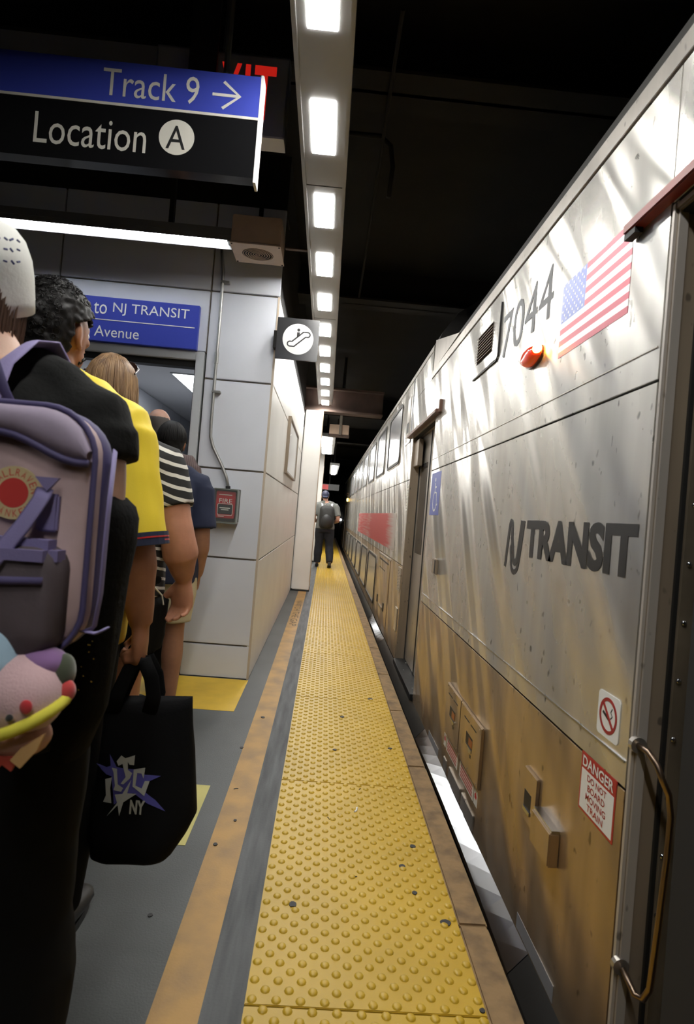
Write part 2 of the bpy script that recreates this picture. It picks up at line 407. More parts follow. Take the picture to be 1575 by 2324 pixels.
for nm, a, b in (('corner_trim', (WX-.014, WY-.002, 0.0), (WX+.0015, WY+.004, 2.74)),): BX(a, b, nm, mat('corner_trim_metal', (.50, .42, .33), .5), ws)
# poster frame on the side wall
po = empty('poster_frame', (WX, 6.6, 1.64), 'tall wall-mounted glazed notice frame on the warm white side wall', 'notice frame')
mb = MB(); mb.ring2d([(-7.43, 1.60), (-5.86, 1.60), (-5.86, 2.17), (-7.43, 2.17)], [(-7.41, 1.62), (-5.88, 1.62), (-5.88, 2.15), (-7.41, 2.15)], (WX, 0, 0), -AY, AZ, .032)
# normal -AY x AZ = -X, flip to +X by mirrored build
mb.v = [V((2*WX-v.x, v.y, v.z)) for v in mb.v]; mb.build('frame', mat('frame_bronze', (.22, .17, .12), .4), po)
BX((WX, 5.88, 1.62), (WX+.022, 7.41, 2.15), 'notice', mat('notice_paper', (.50, .52, .54), .12), po)

# ------------------------------------------------------------------ LED light bar
bar = empty('light_bar', (-.148, 3, 2.9), 'long grey LED light bar with square lenses over the platform edge', 'light')
for a, b in ((-2.9, .55), (.55, 3.0), (3.0, 5.05), (5.05, 9.02)):
    BX((-.2576, a+.002, 2.903), (-.0384, b-.002, 2.99), 'housing', M_alu, bar, .003)
for xa, xb in ((-.2576, -.240), (-.056, -.0384)):
    BX((xa, -2.9, 2.892), (xb, 9.02, 2.903), 'side_rail', M_alu, bar, .002)
M_led = emat('led_white', (1, .985, .94), LED)
lens0 = None
for k in range(-6, 10):
    yc = 2.553+k*.703
    if lens0 is None:
        lens0 = MB().box((-.203, yc-.175, 2.8995), (-.099, yc+.175, 2.9032))  .build('lens', M_led, bar); y00 = yc
    else:
        c = linked(lens0, bar); c.location = (0, yc-y00, 0)
for yc in (.9, 3.3, 5.7, 8.1):
    h = MB().tube([(-.148, yc, 2.99), (-.148, yc, 3.76)], .012, 8).box((-.24, yc-.02, 2.99), (-.056, yc+.02, 3.0)); h.build('hanger', M_dark, bar)
# farther fittings
lb2 = empty('light_bar', (-.1, 11.5, 2.55), 'short LED light bar beyond the cross beam', 'light')
BX((-.26, 10.6, 2.62), (.06, 13.8, 2.68), 'housing', M_alu, lb2)
for k in range(5): BX((-.2, 10.75+k*.62, 2.61), (0, 11.18+k*.62, 2.622), 'lens', emat('led_far', (1, .985, .94), 55), lb2)
BX((-.12, 11.0, 2.68), (-.10, 11.04, 3.8), 'hanger', M_dark, lb2); BX((-.12, 13.4, 2.68), (-.10, 13.44, 3.8), 'hanger', M_dark, lb2)
lb3 = empty('tube_light', (.1, 16.5, 2.3), 'distant tube light further down the platform', 'light')
MB().box((.0, 15, 2.47), (.24, 18.4, 2.53)).build('housing', M_alu, lb3)
MB().box((.06, 15.1, 2.45), (.18, 18.3, 2.472)).build('lens', emat('led_far2', (1, .985, .94), 55), lb3)
BX((.11, 15.5, 2.53), (.13, 15.54, 3.8), 'hanger', M_dark, lb3); BX((.11, 18, 2.53), (.13, 18.04, 3.8), 'hanger', M_dark, lb3)
# hanging brown junction sign box
hb = empty('hanging_box', (.11, 9.6, 2.5), 'small brown box hanging on a conduit below the cross beam', 'junction box')
BX((-.06, 9.55, 2.53), (.26, 9.72, 2.69), 'case', M_tan, hb, .006); BX((-.07, 9.54, 2.50), (.27, 9.73, 2.53), 'cover', M_beam, hb)
MB().tube([(.12, 9.5, 2.52), (.12, 9.5, 3.0), (.12, 9.4, 3.2), (.12, 9.4, 3.75)], .022, 10).build('conduit', M_steel, hb, smooth=True)
hs = empty('hanging_sign', (.03, 19, 2), 'tiny red and white sign hanging far down the platform', 'sign')
BX((-.3, 19, 1.98), (.35, 19.05, 2.18), 'plate', M_blk, hs); BX((-.28, 18.995, 2.0), (.0, 19.0, 2.16), 'red_panel', M_red, hs)
BX((.02, 19.02, 2.18), (.04, 19.04, 3.8), 'hanger', M_dark, hs)
tl = empty('tunnel_lamp', (.76, 29.8, .9), 'small white lamp shining far down the dark track', 'lamp')
MB().ell((.76, 29.8, .95), (.06, .04, .06)).build('lens', emat('far_lamp', (1, 1, 1), 20), tl, smooth=True); BX((.71, 29.83, -1.26), (.81, 29.95, .9), 'post', M_dark, tl)

# ------------------------------------------------------------------ linear lamp above the doorway
ln = empty('linear_lamp', (-1.6, 3.9, 2.95), 'long white linear lamp above the doorway', 'light')
mb = MB().box((-3.4, 3.86, 3.0), (-.775, 3.93, 3.045)).box((-3.4, 3.862, 2.966), (-.775, 3.866, 3.0)).box((-3.4, 3.924, 2.932), (-.775, 3.93, 3.0)).box((-.78, 3.86, 2.95), (-.775, 3.93, 3.0))
mb.build('housing', M_alu, ln)
BX((-3.38, 3.868, 2.970), (-.80, 3.920, 2.996), 'diffuser', emat('tube_white', (.90, .95, 1), TUBE*1.7), ln)
BX((-.80, 3.868, 2.962), (-.775, 3.922, 3.0), 'end_cap', M_steel, ln)
for x in (-1.2, -2.6): BX((x, 3.9, 3.045), (x+.03, 3.94, 3.76), 'hanger', M_dark, ln)

# speaker box
sp = empty('speaker_box', (-.58, 3.8, 2.88), 'tan metal loudspeaker box with round grille under the ceiling', 'loudspeaker')
BX((-.742, 3.70, 2.887), (-.43, 3.98, 3.065), 'case', M_tan, sp, .006)
BX((-.747, 3.695, 2.880), (-.425, 3.985, 2.888), 'cover_plate', mat('tan_cover', (.62, .48, .36), .5, var=.12, scale=12), sp)
mb = MB()
for r in (.012, .026, .040, .054, .068, .082): mb.tube([(-.586+r*1.15*math.cos(a*math.pi/16), 3.84+r*math.sin(a*math.pi/16), 2.879) for a in range(32)], .003, 5, closed=True)
mb.build('grille', M_tan, sp)
MB().prism(circ(32, .088), (-.586, 3.84, 2.8798), AX*1.15, -AY, .001).build('grille_backing', M_dark, sp)
for dx in (-.15, .15):
    for dy in (-.13, .13): MB().ell((-.586+dx, 3.84+dy, 2.879), (.006, .006, .004), nu=8, nv=6).build('screw', M_dark, sp)
MB().tube([(-.586, 3.84, 3.06), (-.586, 3.84, 3.76)], .015, 8).build('hanger', M_dark, sp)
MB().box((-.42, 3.93, 2.98), (-.25, 3.96, 2.986)).build('strut_channel', M_beam, label='short slotted steel strut between loudspeaker box and light bar', cat='bracket')

# ------------------------------------------------------------------ signs
sg = empty('track_sign', (-.85, 2.23, 2.46), 'hanging blue and black sign reading Track 9 and Location A', 'sign')
BX((-1.75, 2.205, 2.462), (-.378, 2.26, 2.680), 'lower_panel', mat('gloss_black', (.008, .008, .009), .12), sg)
BX((-1.75, 2.205, 2.690), (-.378, 2.26, 2.845), 'upper_panel', M_blue, sg)
BX((-1.75, 2.203, 2.680), (-.378, 2.26, 2.690), 'divider', M_offw, sg)
BX((-.378, 2.203, 2.445), (-.368, 2.265, 2.850), 'end_cap', M_white, sg)
o_ = (0, 2.205, 0)
text('Track 9', (-.962, 2.715, -.605, 2.818), o_, AX, AZ).build('lettering', M_offw, sg)
mb = MB(); stroke(mb, [(-.555, 2.762), (-.455, 2.762)], .011, o_, AX, AZ, .001); stroke(mb, [(-.515, 2.812), (-.452, 2.762), (-.515, 2.712)], .011, o_, AX, AZ, .0012); mb.build('arrow', M_offw, sg)
text('Location', (-1.198, 2.512, -.785, 2.628), o_, AX, AZ).build('lettering', M_offw, sg)
MB().prism(circ(40, .066, -.674, 2.585), o_, AX, AZ, .001).build('disc', M_offw, sg)
text('A', (-.712, 2.540, -.640, 2.628), o_, AX, AZ, .0016).build('lettering', M_blk, sg)
for x in (-1.5, -.52): MB().tube([(x, 2.25, 2.84), (x, 2.25, 3.76)], .012, 8).build('hanger', M_steel, sg)
ex = empty('exit_sign', (-.65, 2.78, 2.96), 'EXIT sign with red letters partly behind the track sign', 'sign')
BX((-.97, 2.765, 2.968), (-.345, 2.86, 3.36), 'case', M_alu, ex, .004)
BX((-.96, 2.760, 2.975), (-.352, 2.766, 3.345), 'face', mat('exit_face', (.30, .30, .29), .35), ex)
BX((-.97, 2.755, 2.966), (-.345, 2.86, 2.975), 'bottom_edge', M_offw, ex)
M_exit = mat('exit_red', (.75, .02, .012), .4, emit=.55)
for ch, a, b in (('E', -.775, -.69), ('X', -.664, -.566), ('I', -.550, -.526), ('T', -.506, -.404)):
    text(ch, (a, 3.05, b, 3.305), (0, 2.760, 0), AX, AZ, .001, bold=.02).build('lettering', M_exit, ex)
MB().tube([(-.66, 2.8, 3.35), (-.66, 2.8, 3.76)], .012, 8).build('hanger', M_steel, ex)
BX((-.80, 2.70, 2.86), (-.672, 2.715, 3.76), 'hanger_plate', M_dark, ex)
# escalator flag sign
es = empty('escalator_sign', (-.295, 4.12, 2.28), 'square black escalator pictogram sign projecting from the wall corner', 'sign')
BX((-.449, 4.10, 2.281), (-.153, 4.112, 2.573), 'plate', mat('sign_black', (.03, .03, .032), .22), es, .002)
BX((-.47, 4.112, 2.36), (-.449, 4.20, 2.48), 'bracket', M_dark, es)
o_ = (0, 4.10, 0)
MB().prism(circ(48, .108, -.297, 2.428), o_, AX, AZ, .001).build('disc', M_white, es)
pts = []
for i in range(9): a = math.radians(90+180*i/8); pts.append((-.352+.017*math.cos(a), 2.392+.017*math.sin(a)))
pts += [(-.322, 2.375)] ; pts += [(-.245, 2.446)]
for i in range(9): a = math.radians(-90+180*i/8); pts.append((-.232+.017*math.cos(a), 2.463+.017*math.sin(a)))
pts += [(-.262, 2.480), (-.338, 2.409)]
mb = MB(); stroke(mb, pts, .009, o_, AX, AZ, .0018, closed=True)
mb.prism(circ(14, .0105, -.297, 2.492), o_, AX, AZ, .0018); mb.prism([(-.307, 2.436), (-.290, 2.452), (-.287, 2.476), (-.307, 2.476)], o_, AX, AZ, .0018)
mb.build('pictogram', M_blk, es)
# blue sign above the doorway
bs = empty('blue_door_sign', (-1.4, 4.15, 2.3), 'blue sign above the doorway reading to NJ TRANSIT and Avenue', 'sign')
BX((-2.28, 4.145, 2.299), (-1.006, 4.186, 2.612), 'plate', M_blue, bs, .003)
o_ = (0, 4.145, 0)
BX((-2.26, 4.1435, 2.449), (-1.03, 4.1455, 2.455), 'divider', M_white, bs)
text('to', (-1.738, 2.490, -1.647, 2.570), o_, AX, AZ).build('lettering', M_white, bs); text('NJ TRANSIT', (-1.605, 2.490, -1.075, 2.578), o_, AX, AZ).build('lettering', M_white, bs)
text('h', (-1.80, 2.333, -1.752, 2.418), o_, AX, AZ).build('lettering', M_white, bs)
text('Avenue', (-1.722, 2.333, -1.412, 2.408), o_, AX, AZ).build('lettering', M_white, bs)
# conduit + fire alarm
M_fire = mat('alarm_red', (.40, .012, .018), .3)
fa = empty('fire_alarm', (-.71, 4.15, 1.1), 'red fire alarm pull station in a clear cover on the wall', 'fire alarm')
BX((-.80, 4.165, 1.112), (-.617, 4.186, 1.345), 'back_plate', mat('alarm_grey', (.10, .10, .09), .4), fa, .003)
BX((-.775, 4.115, 1.135), (-.640, 4.168, 1.325), 'pull_box', M_fire, fa, .006)
BX((-.757, 4.110, 1.165), (-.658, 4.1155, 1.232), 'pull_handle', M_blk, fa, .003)
o_ = (0, 4.115, 0)
text('FIRE', (-.752, 1.243, -.662, 1.272), o_, AX, AZ).build('lettering', M_offw, fa)
mb = MB(); mb.ring2d(rrect(-.761, 1.155, -.654, 1.238, .012), rrect(-.758, 1.158, -.657, 1.235, .011), o_, AX, AZ, .001); mb.box((-.745, 4.1095, 1.204), (-.672, 4.1102, 1.210)); mb.box((-.735, 4.1095, 1.192), (-.682, 4.1102, 1.197))
mb.box((-.755, 4.1145, 1.297), (-.665, 4.1152, 1.302)); mb.box((-.755, 4.1145, 1.146), (-.712, 4.1152, 1.150)); mb.build('print', M_offw, fa)
M_clear = mat('clear_cover', (.9, .95, .93), .05, alpha=.04)
mb = MB(); oo = rrect(-.797, 1.10, -.620, 1.342, .012); ii = rrect(-.790, 1.107, -.627, 1.335, .010)
mb.ring2d(oo, ii, (0, 4.165, 0), AX, AZ, .075); mb.build('cover_rim', mat('cover_grey', (.20, .22, .20), .2, spec=.8), fa)
MB().box((-.79, 4.088, 1.107), (-.627, 4.0915, 1.335)).build('cover_window', M_clear, fa)
cd = empty('wall_conduit', (-.86, 4.16, 1.35), 'galvanised conduit running down the wall to the fire alarm', 'conduit')
MB().tube([(-.900, 4.165, 3.1), (-.885, 4.162, 2.99), (-.866, 4.160, 2.86), (-.863, 4.160, 2.5), (-.863, 4.160, 1.80), (-.858, 4.160, 1.70), (-.835, 4.160, 1.63), (-.76, 4.158, 1.50), (-.722, 4.156, 1.42), (-.706, 4.155, 1.36)], .0115, 10).build('pipe', M_steel, cd, smooth=True)
for z in (2.80, 2.02):
    BX((-.876, 4.146, z-.008), (-.815, 4.186, z+.008), 'pipe_clip', M_steel, cd, .002)
MB().tube([(-.863, 4.160, 2.30), (-.863, 4.160, 2.22)], .0155, 10).build('coupling', M_steel, cd)
MB().tube([(-.706, 4.152, 1.362), (-.704, 4.152, 1.344)], .017, 10).build('gland', M_blk, cd)
# faint pipes under the dark ceiling
pc = empty('ceiling_conduit', (.1, 3.4, 3.4), 'dark bent conduit under the ceiling right of the light bar', 'conduit')
MB().tube([(-.2, 3.4, 3.45), (.14, 3.4, 3.45), (.2, 3.4, 3.40), (.22, 3.4, 3.28), (.21, 3.4, 3.1)], .014, 8).build('pipe', M_dark, pc, smooth=True)
MB().tube([(.15, 2.5, 3.42), (.15, 6.2, 3.42)], .01, 8).build('pipe', M_dark, pc)
for i, (yy, zz) in enumerate(((3.3, 3.3), (3.5, 3.42))):
    MB().tube([(-5, yy, zz), (-.9, yy, zz), (-.7, yy+.1, zz), (-.62, yy+.2, zz+.35)], .018, 8).build('ceiling_pipe', M_ceil, smooth=True, label=('lower' if i == 0 else 'upper')+' dark pipe crossing under the ceiling behind the track sign', cat='pipe')

# ------------------------------------------------------------------ the train
def steel(name, col, rough, aniso, b1=.8, s1=2.5, mixr=.30, rough2=.75, dirt=.18, metal=1):
    m = bpy.data.materials.new(name); m.use_nodes = True; nt = m.node_tree; L = nt.links.new
    b = nt.nodes['Principled BSDF']; b.inputs['Metallic'].default_value = metal; b.inputs['Roughness'].default_value = rough
    b.inputs['Anisotropic'].default_value = aniso
    c = nd(nt, 'ShaderNodeCombineXYZ'); c.inputs[2].default_value = 1.0; L(c.outputs[0], b.inputs['Tangent'])
    ge = nd(nt, 'ShaderNodeNewGeometry')
    def N(scale, st, det=3):
        mp = nd(nt, 'ShaderNodeMapping'); mp.inputs['Scale'].default_value = st; L(ge.outputs['Position'], mp.inputs[0])
        n = nd(nt, 'ShaderNodeTexNoise'); n.inputs['Scale'].default_value = scale; n.inputs['Detail'].default_value = det; L(mp.outputs[0], n.inputs['Vector']); return n.outputs['Fac']
    # run-off streaks and dirt in the colour
    mx = nd(nt, 'ShaderNodeMath', operation='MULTIPLY'); L(N(14, (1, 1, .06)), mx.inputs[0]); L(N(3, (1, 1, .5)), mx.inputs[1])
    r = nd(nt, 'ShaderNodeValToRGB'); r.color_ramp.elements[0].position = .12; r.color_ramp.elements[1].position = .40
    r.color_ramp.elements[0].color = (*[x*(1-dirt) for x in col], 1); r.color_ramp.elements[1].color = (*col, 1)
    L(mx.outputs[0], r.inputs[0])
    sp = nd(nt, 'ShaderNodeMapRange'); L(N(38, (1, 1, .6), 1), sp.inputs[0]); sp.inputs[1].default_value = .70; sp.inputs[2].default_value = .78; sp.inputs[3].default_value = 1; sp.inputs[4].default_value = .45
    ml = nd(nt, 'ShaderNodeMix', data_type='RGBA', blend_type='MULTIPLY'); ml.inputs[0].default_value = 1; L(r.outputs[0], ml.inputs[6]); L(sp.outputs[0], ml.inputs[7])
    L(ml.outputs[2], b.inputs['Base Color'])
    sx = nd(nt, 'ShaderNodeSeparateXYZ'); L(ge.outputs['Position'], sx.inputs[0])
    sl = nd(nt, 'ShaderNodeMath', operation='MULTIPLY_ADD'); L(sx.outputs['Z'], sl.inputs[0]); sl.inputs[1].default_value = -.75; L(sx.outputs['Y'], sl.inputs[2])
    zz = nd(nt, 'ShaderNodeMath', operation='MULTIPLY'); L(sx.outputs['Z'], zz.inputs[0]); zz.inputs[1].default_value = .33
    cv = nd(nt, 'ShaderNodeCombineXYZ'); L(sl.outputs[0], cv.inputs[1]); L(zz.outputs[0], cv.inputs[2])
    wn = nd(nt, 'ShaderNodeTexNoise'); wn.inputs['Scale'].default_value = s1; wn.inputs['Detail'].default_value = .8; L(cv.outputs[0], wn.inputs['Vector'])
    b1n = nd(nt, 'ShaderNodeBump'); b1n.inputs['Strength'].default_value = b1; b1n.inputs['Distance'].default_value = .095; L(wn.outputs['Fac'], b1n.inputs['Height'])
    L(b1n.outputs[0], b.inputs['Normal'])
    c2 = nd(nt, 'ShaderNodeBsdfPrincipled'); c2.inputs['Metallic'].default_value = metal; c2.inputs['Roughness'].default_value = rough2; L(ml.outputs[2], c2.inputs['Base Color'])
    ms = nd(nt, 'ShaderNodeMixShader'); ms.inputs[0].default_value = mixr; L(b.outputs[0], ms.inputs[1]); L(c2.outputs[0], ms.inputs[2])
    L(ms.outputs[0], nt.nodes['Material Output'].inputs[0])
    MATS[name] = m; return m
M_st = steel('brushed_stainless', (.61, .59, .55), .25, .9)
M_stl = steel('floor_tinted_stainless', (.52, .405, .285), .27, .85, dirt=.3)  # brown reflection of the yellow floor is put into this steel colour
M_st2 = steel('stainless_trim', (.50, .47, .43), .32, .3, b1=.15)
M_jamb = steel('door_jamb_steel', (.34, .27, .20), .40, .2, b1=.1, dirt=.4, metal=.35)
M_sill = mat('polished_sill', (.42, .43, .46), .24, metal=1, var=.15, scale=5)
M_grey = mat('reflective_grey', (.36, .36, .37), .4, metal=.4)
M_glass = mat('train_glass', (.50, .51, .53), .26, metal=.8)
M_dglass = mat('door_glass', (.03, .03, .032), .08)
M_lodark = mat('skirt_paint', (.030, .029, .027), .35, metal=.4, var=.3, scale=6)
X0 = .72
tr = empty('passenger_train', (X0+.6, 10, -1.25), 'stainless steel double-deck passenger train standing at the platform', 'train')
def TP(name, y0, z0, y1, z1, m, t=.012, x=X0, bev=.0015, par=None, label=None):
    """plate on the train side, front face at x"""
    return BX((x, y0, z0), (x+t, y1, z1), name, m, par or tr, bev, label=label)
def TS(name, y0, z0, y1, z1, m, h=.0015, par=None, label=None, bev=0):
    return BX((X0-h, min(y0, y1), z0), (X0+.002, max(y0, y1), z1), name, m, par or tr, bev, label=label)
gp = .003
# near vestibule side: three plates between the two doors
TP('side_panel', 1.29, 1.590+gp, 4.115, 2.309, M_st)
TP('side_panel', 1.29, .665+gp, 4.115, 1.590-gp, M_st)
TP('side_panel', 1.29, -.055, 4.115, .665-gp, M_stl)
TP('gutter_panel', -3, 2.316, 4.42, 2.372, M_st2, x=X0-.004)
TP('gutter_rail', -3, 2.372, 4.42, 2.384, M_st2, x=X0+.004, t=.02)
BX((X0+.012, -3, -.08), (X0+.05, 1.12, 2.38), 'shell', M_dark, tr); 
mb = MB().box((X0+.012, 1.30, -.08), (X0+.05, 4.10, 2.38)).box((X0+.012, 5.20, -.08), (X0+.05, 25, 2.56)).box((X0+.012, -3, 1.96), (X0+.05, 5.3, 2.38)).box((X0+.012, 4.40, 1.98), (X0+.05, 5.3, 2.55)); mb.build('shell', M_dark, tr)
# raised seam bead (thin light line above the lower seam)
TS('seam_bead', 1.30, .722, 4.11, .727, M_sill, .002)
TS('seam_bead', 1.30, 1.668, 4.11, 1.671, M_st2, .002)
# above-door plates
TP('side_panel', 4.118, 1.985, 5.36, 2.309, M_st)
TP('side_panel', -3, 1.99, 1.288, 2.309, M_st)
# deck section beyond the far door
TP('side_panel', 5.20, 1.590+gp, 5.36, 1.982, M_st)
for a, b in ((5.363, 14.0), (14.004, 24.9)):
    TP('side_panel', a, 1.590+gp, b, 2.53, M_st)
for a, b in ((5.20, 14.0), (14.004, 20.6), (22.0, 24.9)):
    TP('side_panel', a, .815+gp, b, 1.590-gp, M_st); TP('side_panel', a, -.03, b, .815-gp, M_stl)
TP('roof_rail', 4.42, 2.535, 24.9, 2.575, M_st2, x=X0-.003)
TP('side_panel', 4.425, 2.312, 5.36, 2.532, M_st)
TS('seam_strip', 5.356, 1.955, 5.385, 2.53, M_sill, .006); TS('seam_strip', 5.385, 1.95, 5.76, 1.968, M_sill, .006)
# roof
for ya, yb, zb in ((-3, 4.42, 2.384), (4.42, 25, 2.575)):
    mb = MB(); pr = [(X0+.012, zb-.02), (X0+.05, zb+.10), (X0+.16, zb+.26), (X0+.35, zb+.40), (X0+.7, zb+.5), (X0+1.4, zb+.52), (X0+2.1, zb+.5), (X0+2.6, zb+.1), (X0+2.62, zb-.1)]
    for yv in (ya, yb): mb.v += [V((x, yv, z)) for x, z in pr]
    n = len(pr)
    for j in range(n-1): mb.f.append((j, j+1, n+j+1, n+j))
    mb.f.append(tuple(range(n))); mb.f.append(tuple(range(n, 2*n)))
    mb.build('roof', mat('roof_paint', (.035, .033, .03), .6), tr)
MB().prism([(-4.40, 2.372), (-3.53, 2.395), (-4.38, 2.60)], (X0+.02, 0, 0), -AY, AZ, .02).build('roof_fairing', M_st2, tr)
BX((X0+.02, 24.9, -1.1), (X0+2.6, 25, 2.6), 'end_wall', M_dark, tr)
BX((X0+2.55, -3, -1.1), (X0+2.6, 25, 2.5), 'far_side', M_dark, tr)
# sill ledge and skirt
for ya, yb, sm, kk in ((1.75, 3.6, M_sill, 1), (3.6, 6.2, M_lodark, 0), (6.2, 7.7, M_sill, 1), (7.7, 25, M_lodark, 0), (-3, 1.75, M_lodark, 0)):  # polished where the ledge gleams, dark paint standing in where its reflection dims
    mb = MB(); ns_ = 14; n = 5
    for i in range(ns_+1):
        t = i/ns_; yv = ya+.002+(yb-ya-.004)*t; dz = .045*abs(2*t-1)**2 if kk else .045   # bent down at its ends to fade out the lamp reflection
        prf = [(X0+.004, -.060+dz*.3), (X0-.058, -.0855-dz*.6), (X0-.062, -.10-dz*.6), (X0-.02, -.17), (X0+.01, -.17)]
        mb.v += [V((x, yv, z)) for x, z in prf]
    for i in range(ns_):
        for j in range(n): mb.f.append((i*n+j, i*n+(j+1) % n, (i+1)*n+(j+1) % n, (i+1)*n+j))
    mb.f.append(tuple(range(n))); mb.f.append(tuple(ns_*n+j for j in range(n)))
    mb.build('sill_ledge', sm, tr)
BX((X0+.0, -3, -.75), (X0+.04, 25, -.12), 'skirt', M_lodark, tr)
for yc in (2, 3.6, 18.5, 20.3):
    wv = empty('bogie_wheel', (X0+.5, yc, -1.2), parent=tr)
    MB().tube([(X0+.45, yc, -.80), (X0+.58, yc, -.80)], .45, 28).build('wheel_disc', M_dark, wv)

# door frames ------------------------------------------------------------
def door(ya, yb, zt, near):
    d = empty('door', (X0+.1, (ya+yb)/2, 0), parent=tr)
    dep = .185 if near else .125
    # far jamb (faces the camera), near jamb, lintel
    BX((X0+.001, yb, -.03), (X0+dep, yb+.02, zt), 'door_jamb', M_jamb, d, .004)
    BX((X0+.001, ya-.02, -.03), (X0+dep, ya, zt), 'door_jamb', M_jamb, d, .004)
    BX((X0+.001, ya-.02, zt), (X0+dep, yb+.02, zt+.02), 'door_lintel', M_jamb, d, .004)
    BX((X0-.02, ya, -.05), (X0+dep+.1, yb, -.004), 'threshold', mat('threshold_plate', (.07, .075, .08), .4, metal=.8, var=.3, scale=20), d, .003)
    for k in range(4): MB().ell((X0+.02+.055*(k % 2), ya+.15+k*(yb-ya-.3)/3, -.003), (.006, .006, .003), nu=8, nv=6).build('threshold_bolt', M_steel, d)
    ym = (ya+yb)/2
    for (p, q) in ((ya, ym-.004), (ym+.004, yb)):
        lf = BX((X0+dep-.045, p, 0), (X0+dep-.005, q, zt), 'door_leaf', M_st2, d, .004)
        BX((X0+dep-.0475, p+.10, .95), (X0+dep-.04, q-.10, 1.72), 'leaf_glass', M_dglass, d, .002)
        BX((X0+dep-.052, (p if p == ya else q)-.012, 0.0), (X0+dep-.03, (p if p == ya else q)+.012, zt), 'edge_seal', M_rub, d)
    BX((X0+dep-.05, ym-.012, 0), (X0+dep-.03, ym+.012, zt), 'door_seal', M_rub, d)
    return d
door(4.135, 5.18, 1.965, False)
d2 = door(.22, 1.27, 1.965, True)
d3 = door(20.65, 21.95, 1.965, False)
# corner bead and riveted strip on the near jamb
BX((X0-.002, 1.264, -.05), (X0+.034, 1.289, 1.99), 'corner_post', steel('corner_post_steel', (.50, .46, .42), .4, .2, b1=.1, metal=.4), tr, .008)
rs = BX((X0+.070, 1.258, -.02), (X0+.112, 1.272, 1.96), 'rivet_strip', mat('rivet_strip_steel', (.20, .165, .12), .5, metal=.2, var=.3, scale=10), tr, .002)
BX((X0+.060, 1.262, -.02), (X0+.069, 1.273, 1.96), 'jamb_gap', M_rub, d2)
for z in (1.44, 1.314, 1.184, 1.054, .926, .797, .668, .54, .41, .28):
    MB().ell((X0+.085-(1.184-z)*.012, 1.257, z), (.0065, .005, .0065), nu=10, nv=6).build('rivet', M_sill, rs, smooth=True)
# door-leaf corner plate and light strip on far door
BX((X0+.02, 4.95, 1.70), (X0+.06, 5.178, 1.93), 'door_operator_cover', M_jamb, tr, .004)
# drip rails
M_rail_r = mat('red_drip_rail', (.30, .035, .022), .42, var=.35, scale=7)
M_rail_b = mat('brown_drip_rail', (.15, .075, .05), .5, var=.3, scale=9)
dr1 = MB().box((X0-.030, .1, 1.992), (X0+.004, 1.455, 2.020), .004).build('drip_rail', M_rail_r, tr, label='red drip rail over the near door')
BX((X0-.026, 1.40, 1.978), (X0-.005, 1.452, 1.993), 'rail_end', M_rub, dr1)
dr2 = MB().box((X0-.04, 3.93, 1.972), (X0+.004, 5.33, 2.0), .004).build('drip_rail', M_rail_b, tr, label='brown drip rail over the far door')
BX((X0-.02, 3.90, 1.975), (X0+.002, 3.935, 2.06), 'rail_end', M_rail_b, dr2, .002)
dr3 = MB().box((X0-.04, 20.5, 1.972), (X0+.004, 22.1, 2.0), .004).build('drip_rail', M_rail_b, tr)
# grab rail by the near door
gr = MB().tube([(.726, 1.262, .778), (.728, 1.225, .778), (.733, 1.198, .762), (.742, 1.19, .735), (.758, 1.19, .705), (.766, 1.19, .66), (.765, 1.19, .58), (.757, 1.19, .42), (.750, 1.19, .30), (.744, 1.20, .272), (.735, 1.215, .268), (.727, 1.255, .292)], .0068, 12).build('grab_rail', mat('grab_rail_metal', (.26, .19, .14), .35, metal=1), tr, smooth=True)
for z in (.778, .292):
    MB().tube([(.726, 1.272, z), (.726, 1.258, z)], .018, 14).build('rail_flange', M_st2, gr, smooth=False)
# windows ------------------------------------------------------------
M_gask = M_rub; M_lip = mat('window_lip', (.45, .42, .38), .3, metal=1)
def window(ya, yb, za, zb):
    wdw = empty('window', (X0, (ya+yb)/2, (za+zb)/2), parent=tr)
    mb = MB(); mb.ring2d(rrect(-yb, za, -ya, zb, .09, 5), rrect(-yb+.045, za+.03, -ya-.045, zb-.03, .06, 5), (X0, 0, 0), -AY, AZ, .012); mb.build('window_gasket', M_gask, wdw)
    mb = MB(); mb.ring2d(rrect(-yb-.014, za-.012, -ya+.014, zb+.012, .10, 5), rrect(-yb, za, -ya, zb, .09, 5), (X0, 0, 0), -AY, AZ, .005); mb.build('window_lip', M_lip, wdw)
    mb = MB(); mb.prism(rrect(-yb+.04, za+.025, -ya-.04, zb-.025, .06, 5), (X0, 0, 0), -AY, AZ, .004); mb.build('pane', M_glass, wdw)
for k in range(8): window(6.07+k*1.635, 7.29+k*1.635, 1.812, 2.447)
for k in range(7): window(7.72+k*1.70, 9.16+k*1.70, .075, .712)
# access hatch, small plates past the far door
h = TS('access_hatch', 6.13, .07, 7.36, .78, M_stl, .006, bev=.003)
TS('hatch_frame', 6.10, .785, 7.39, .80, M_st2, .008, par=h)
TS('hatch_slot', 6.25, .725, 7.25, .742, M_rub, .0075, par=h); TS('hatch_slot', 6.55, .63, 7.2, .637, M_rub, .0075, par=h)
for (yy) in (6.42, 7.15): TS('hatch_latch', yy, .20, yy+.06, .29, M_rub, .014, par=h)
TS('hatch_handle', 6.6, .19, 7.0, .215, M_jamb, .012, par=h)
a = TS('speaker_plate', 5.24, .572, 5.44, .79, M_st2, .006, bev=.002)
for q in range(12): TS('speaker_slot', 5.29+.09*(q % 2), .60+.014*q, 5.33+.09*(q % 2), .605+.014*q, M_rub, .0068, par=a)
TS('release_plate', 5.275, .21, 5.42, .42, M_st2, .008, bev=.002)
v = TS('side_vent', 5.50, 2.02, 5.70, 2.40, M_st2, .005, bev=.002); TS('vent_opening', 5.53, 2.06, 5.67, 2.16, M_rub, .0056, par=v)
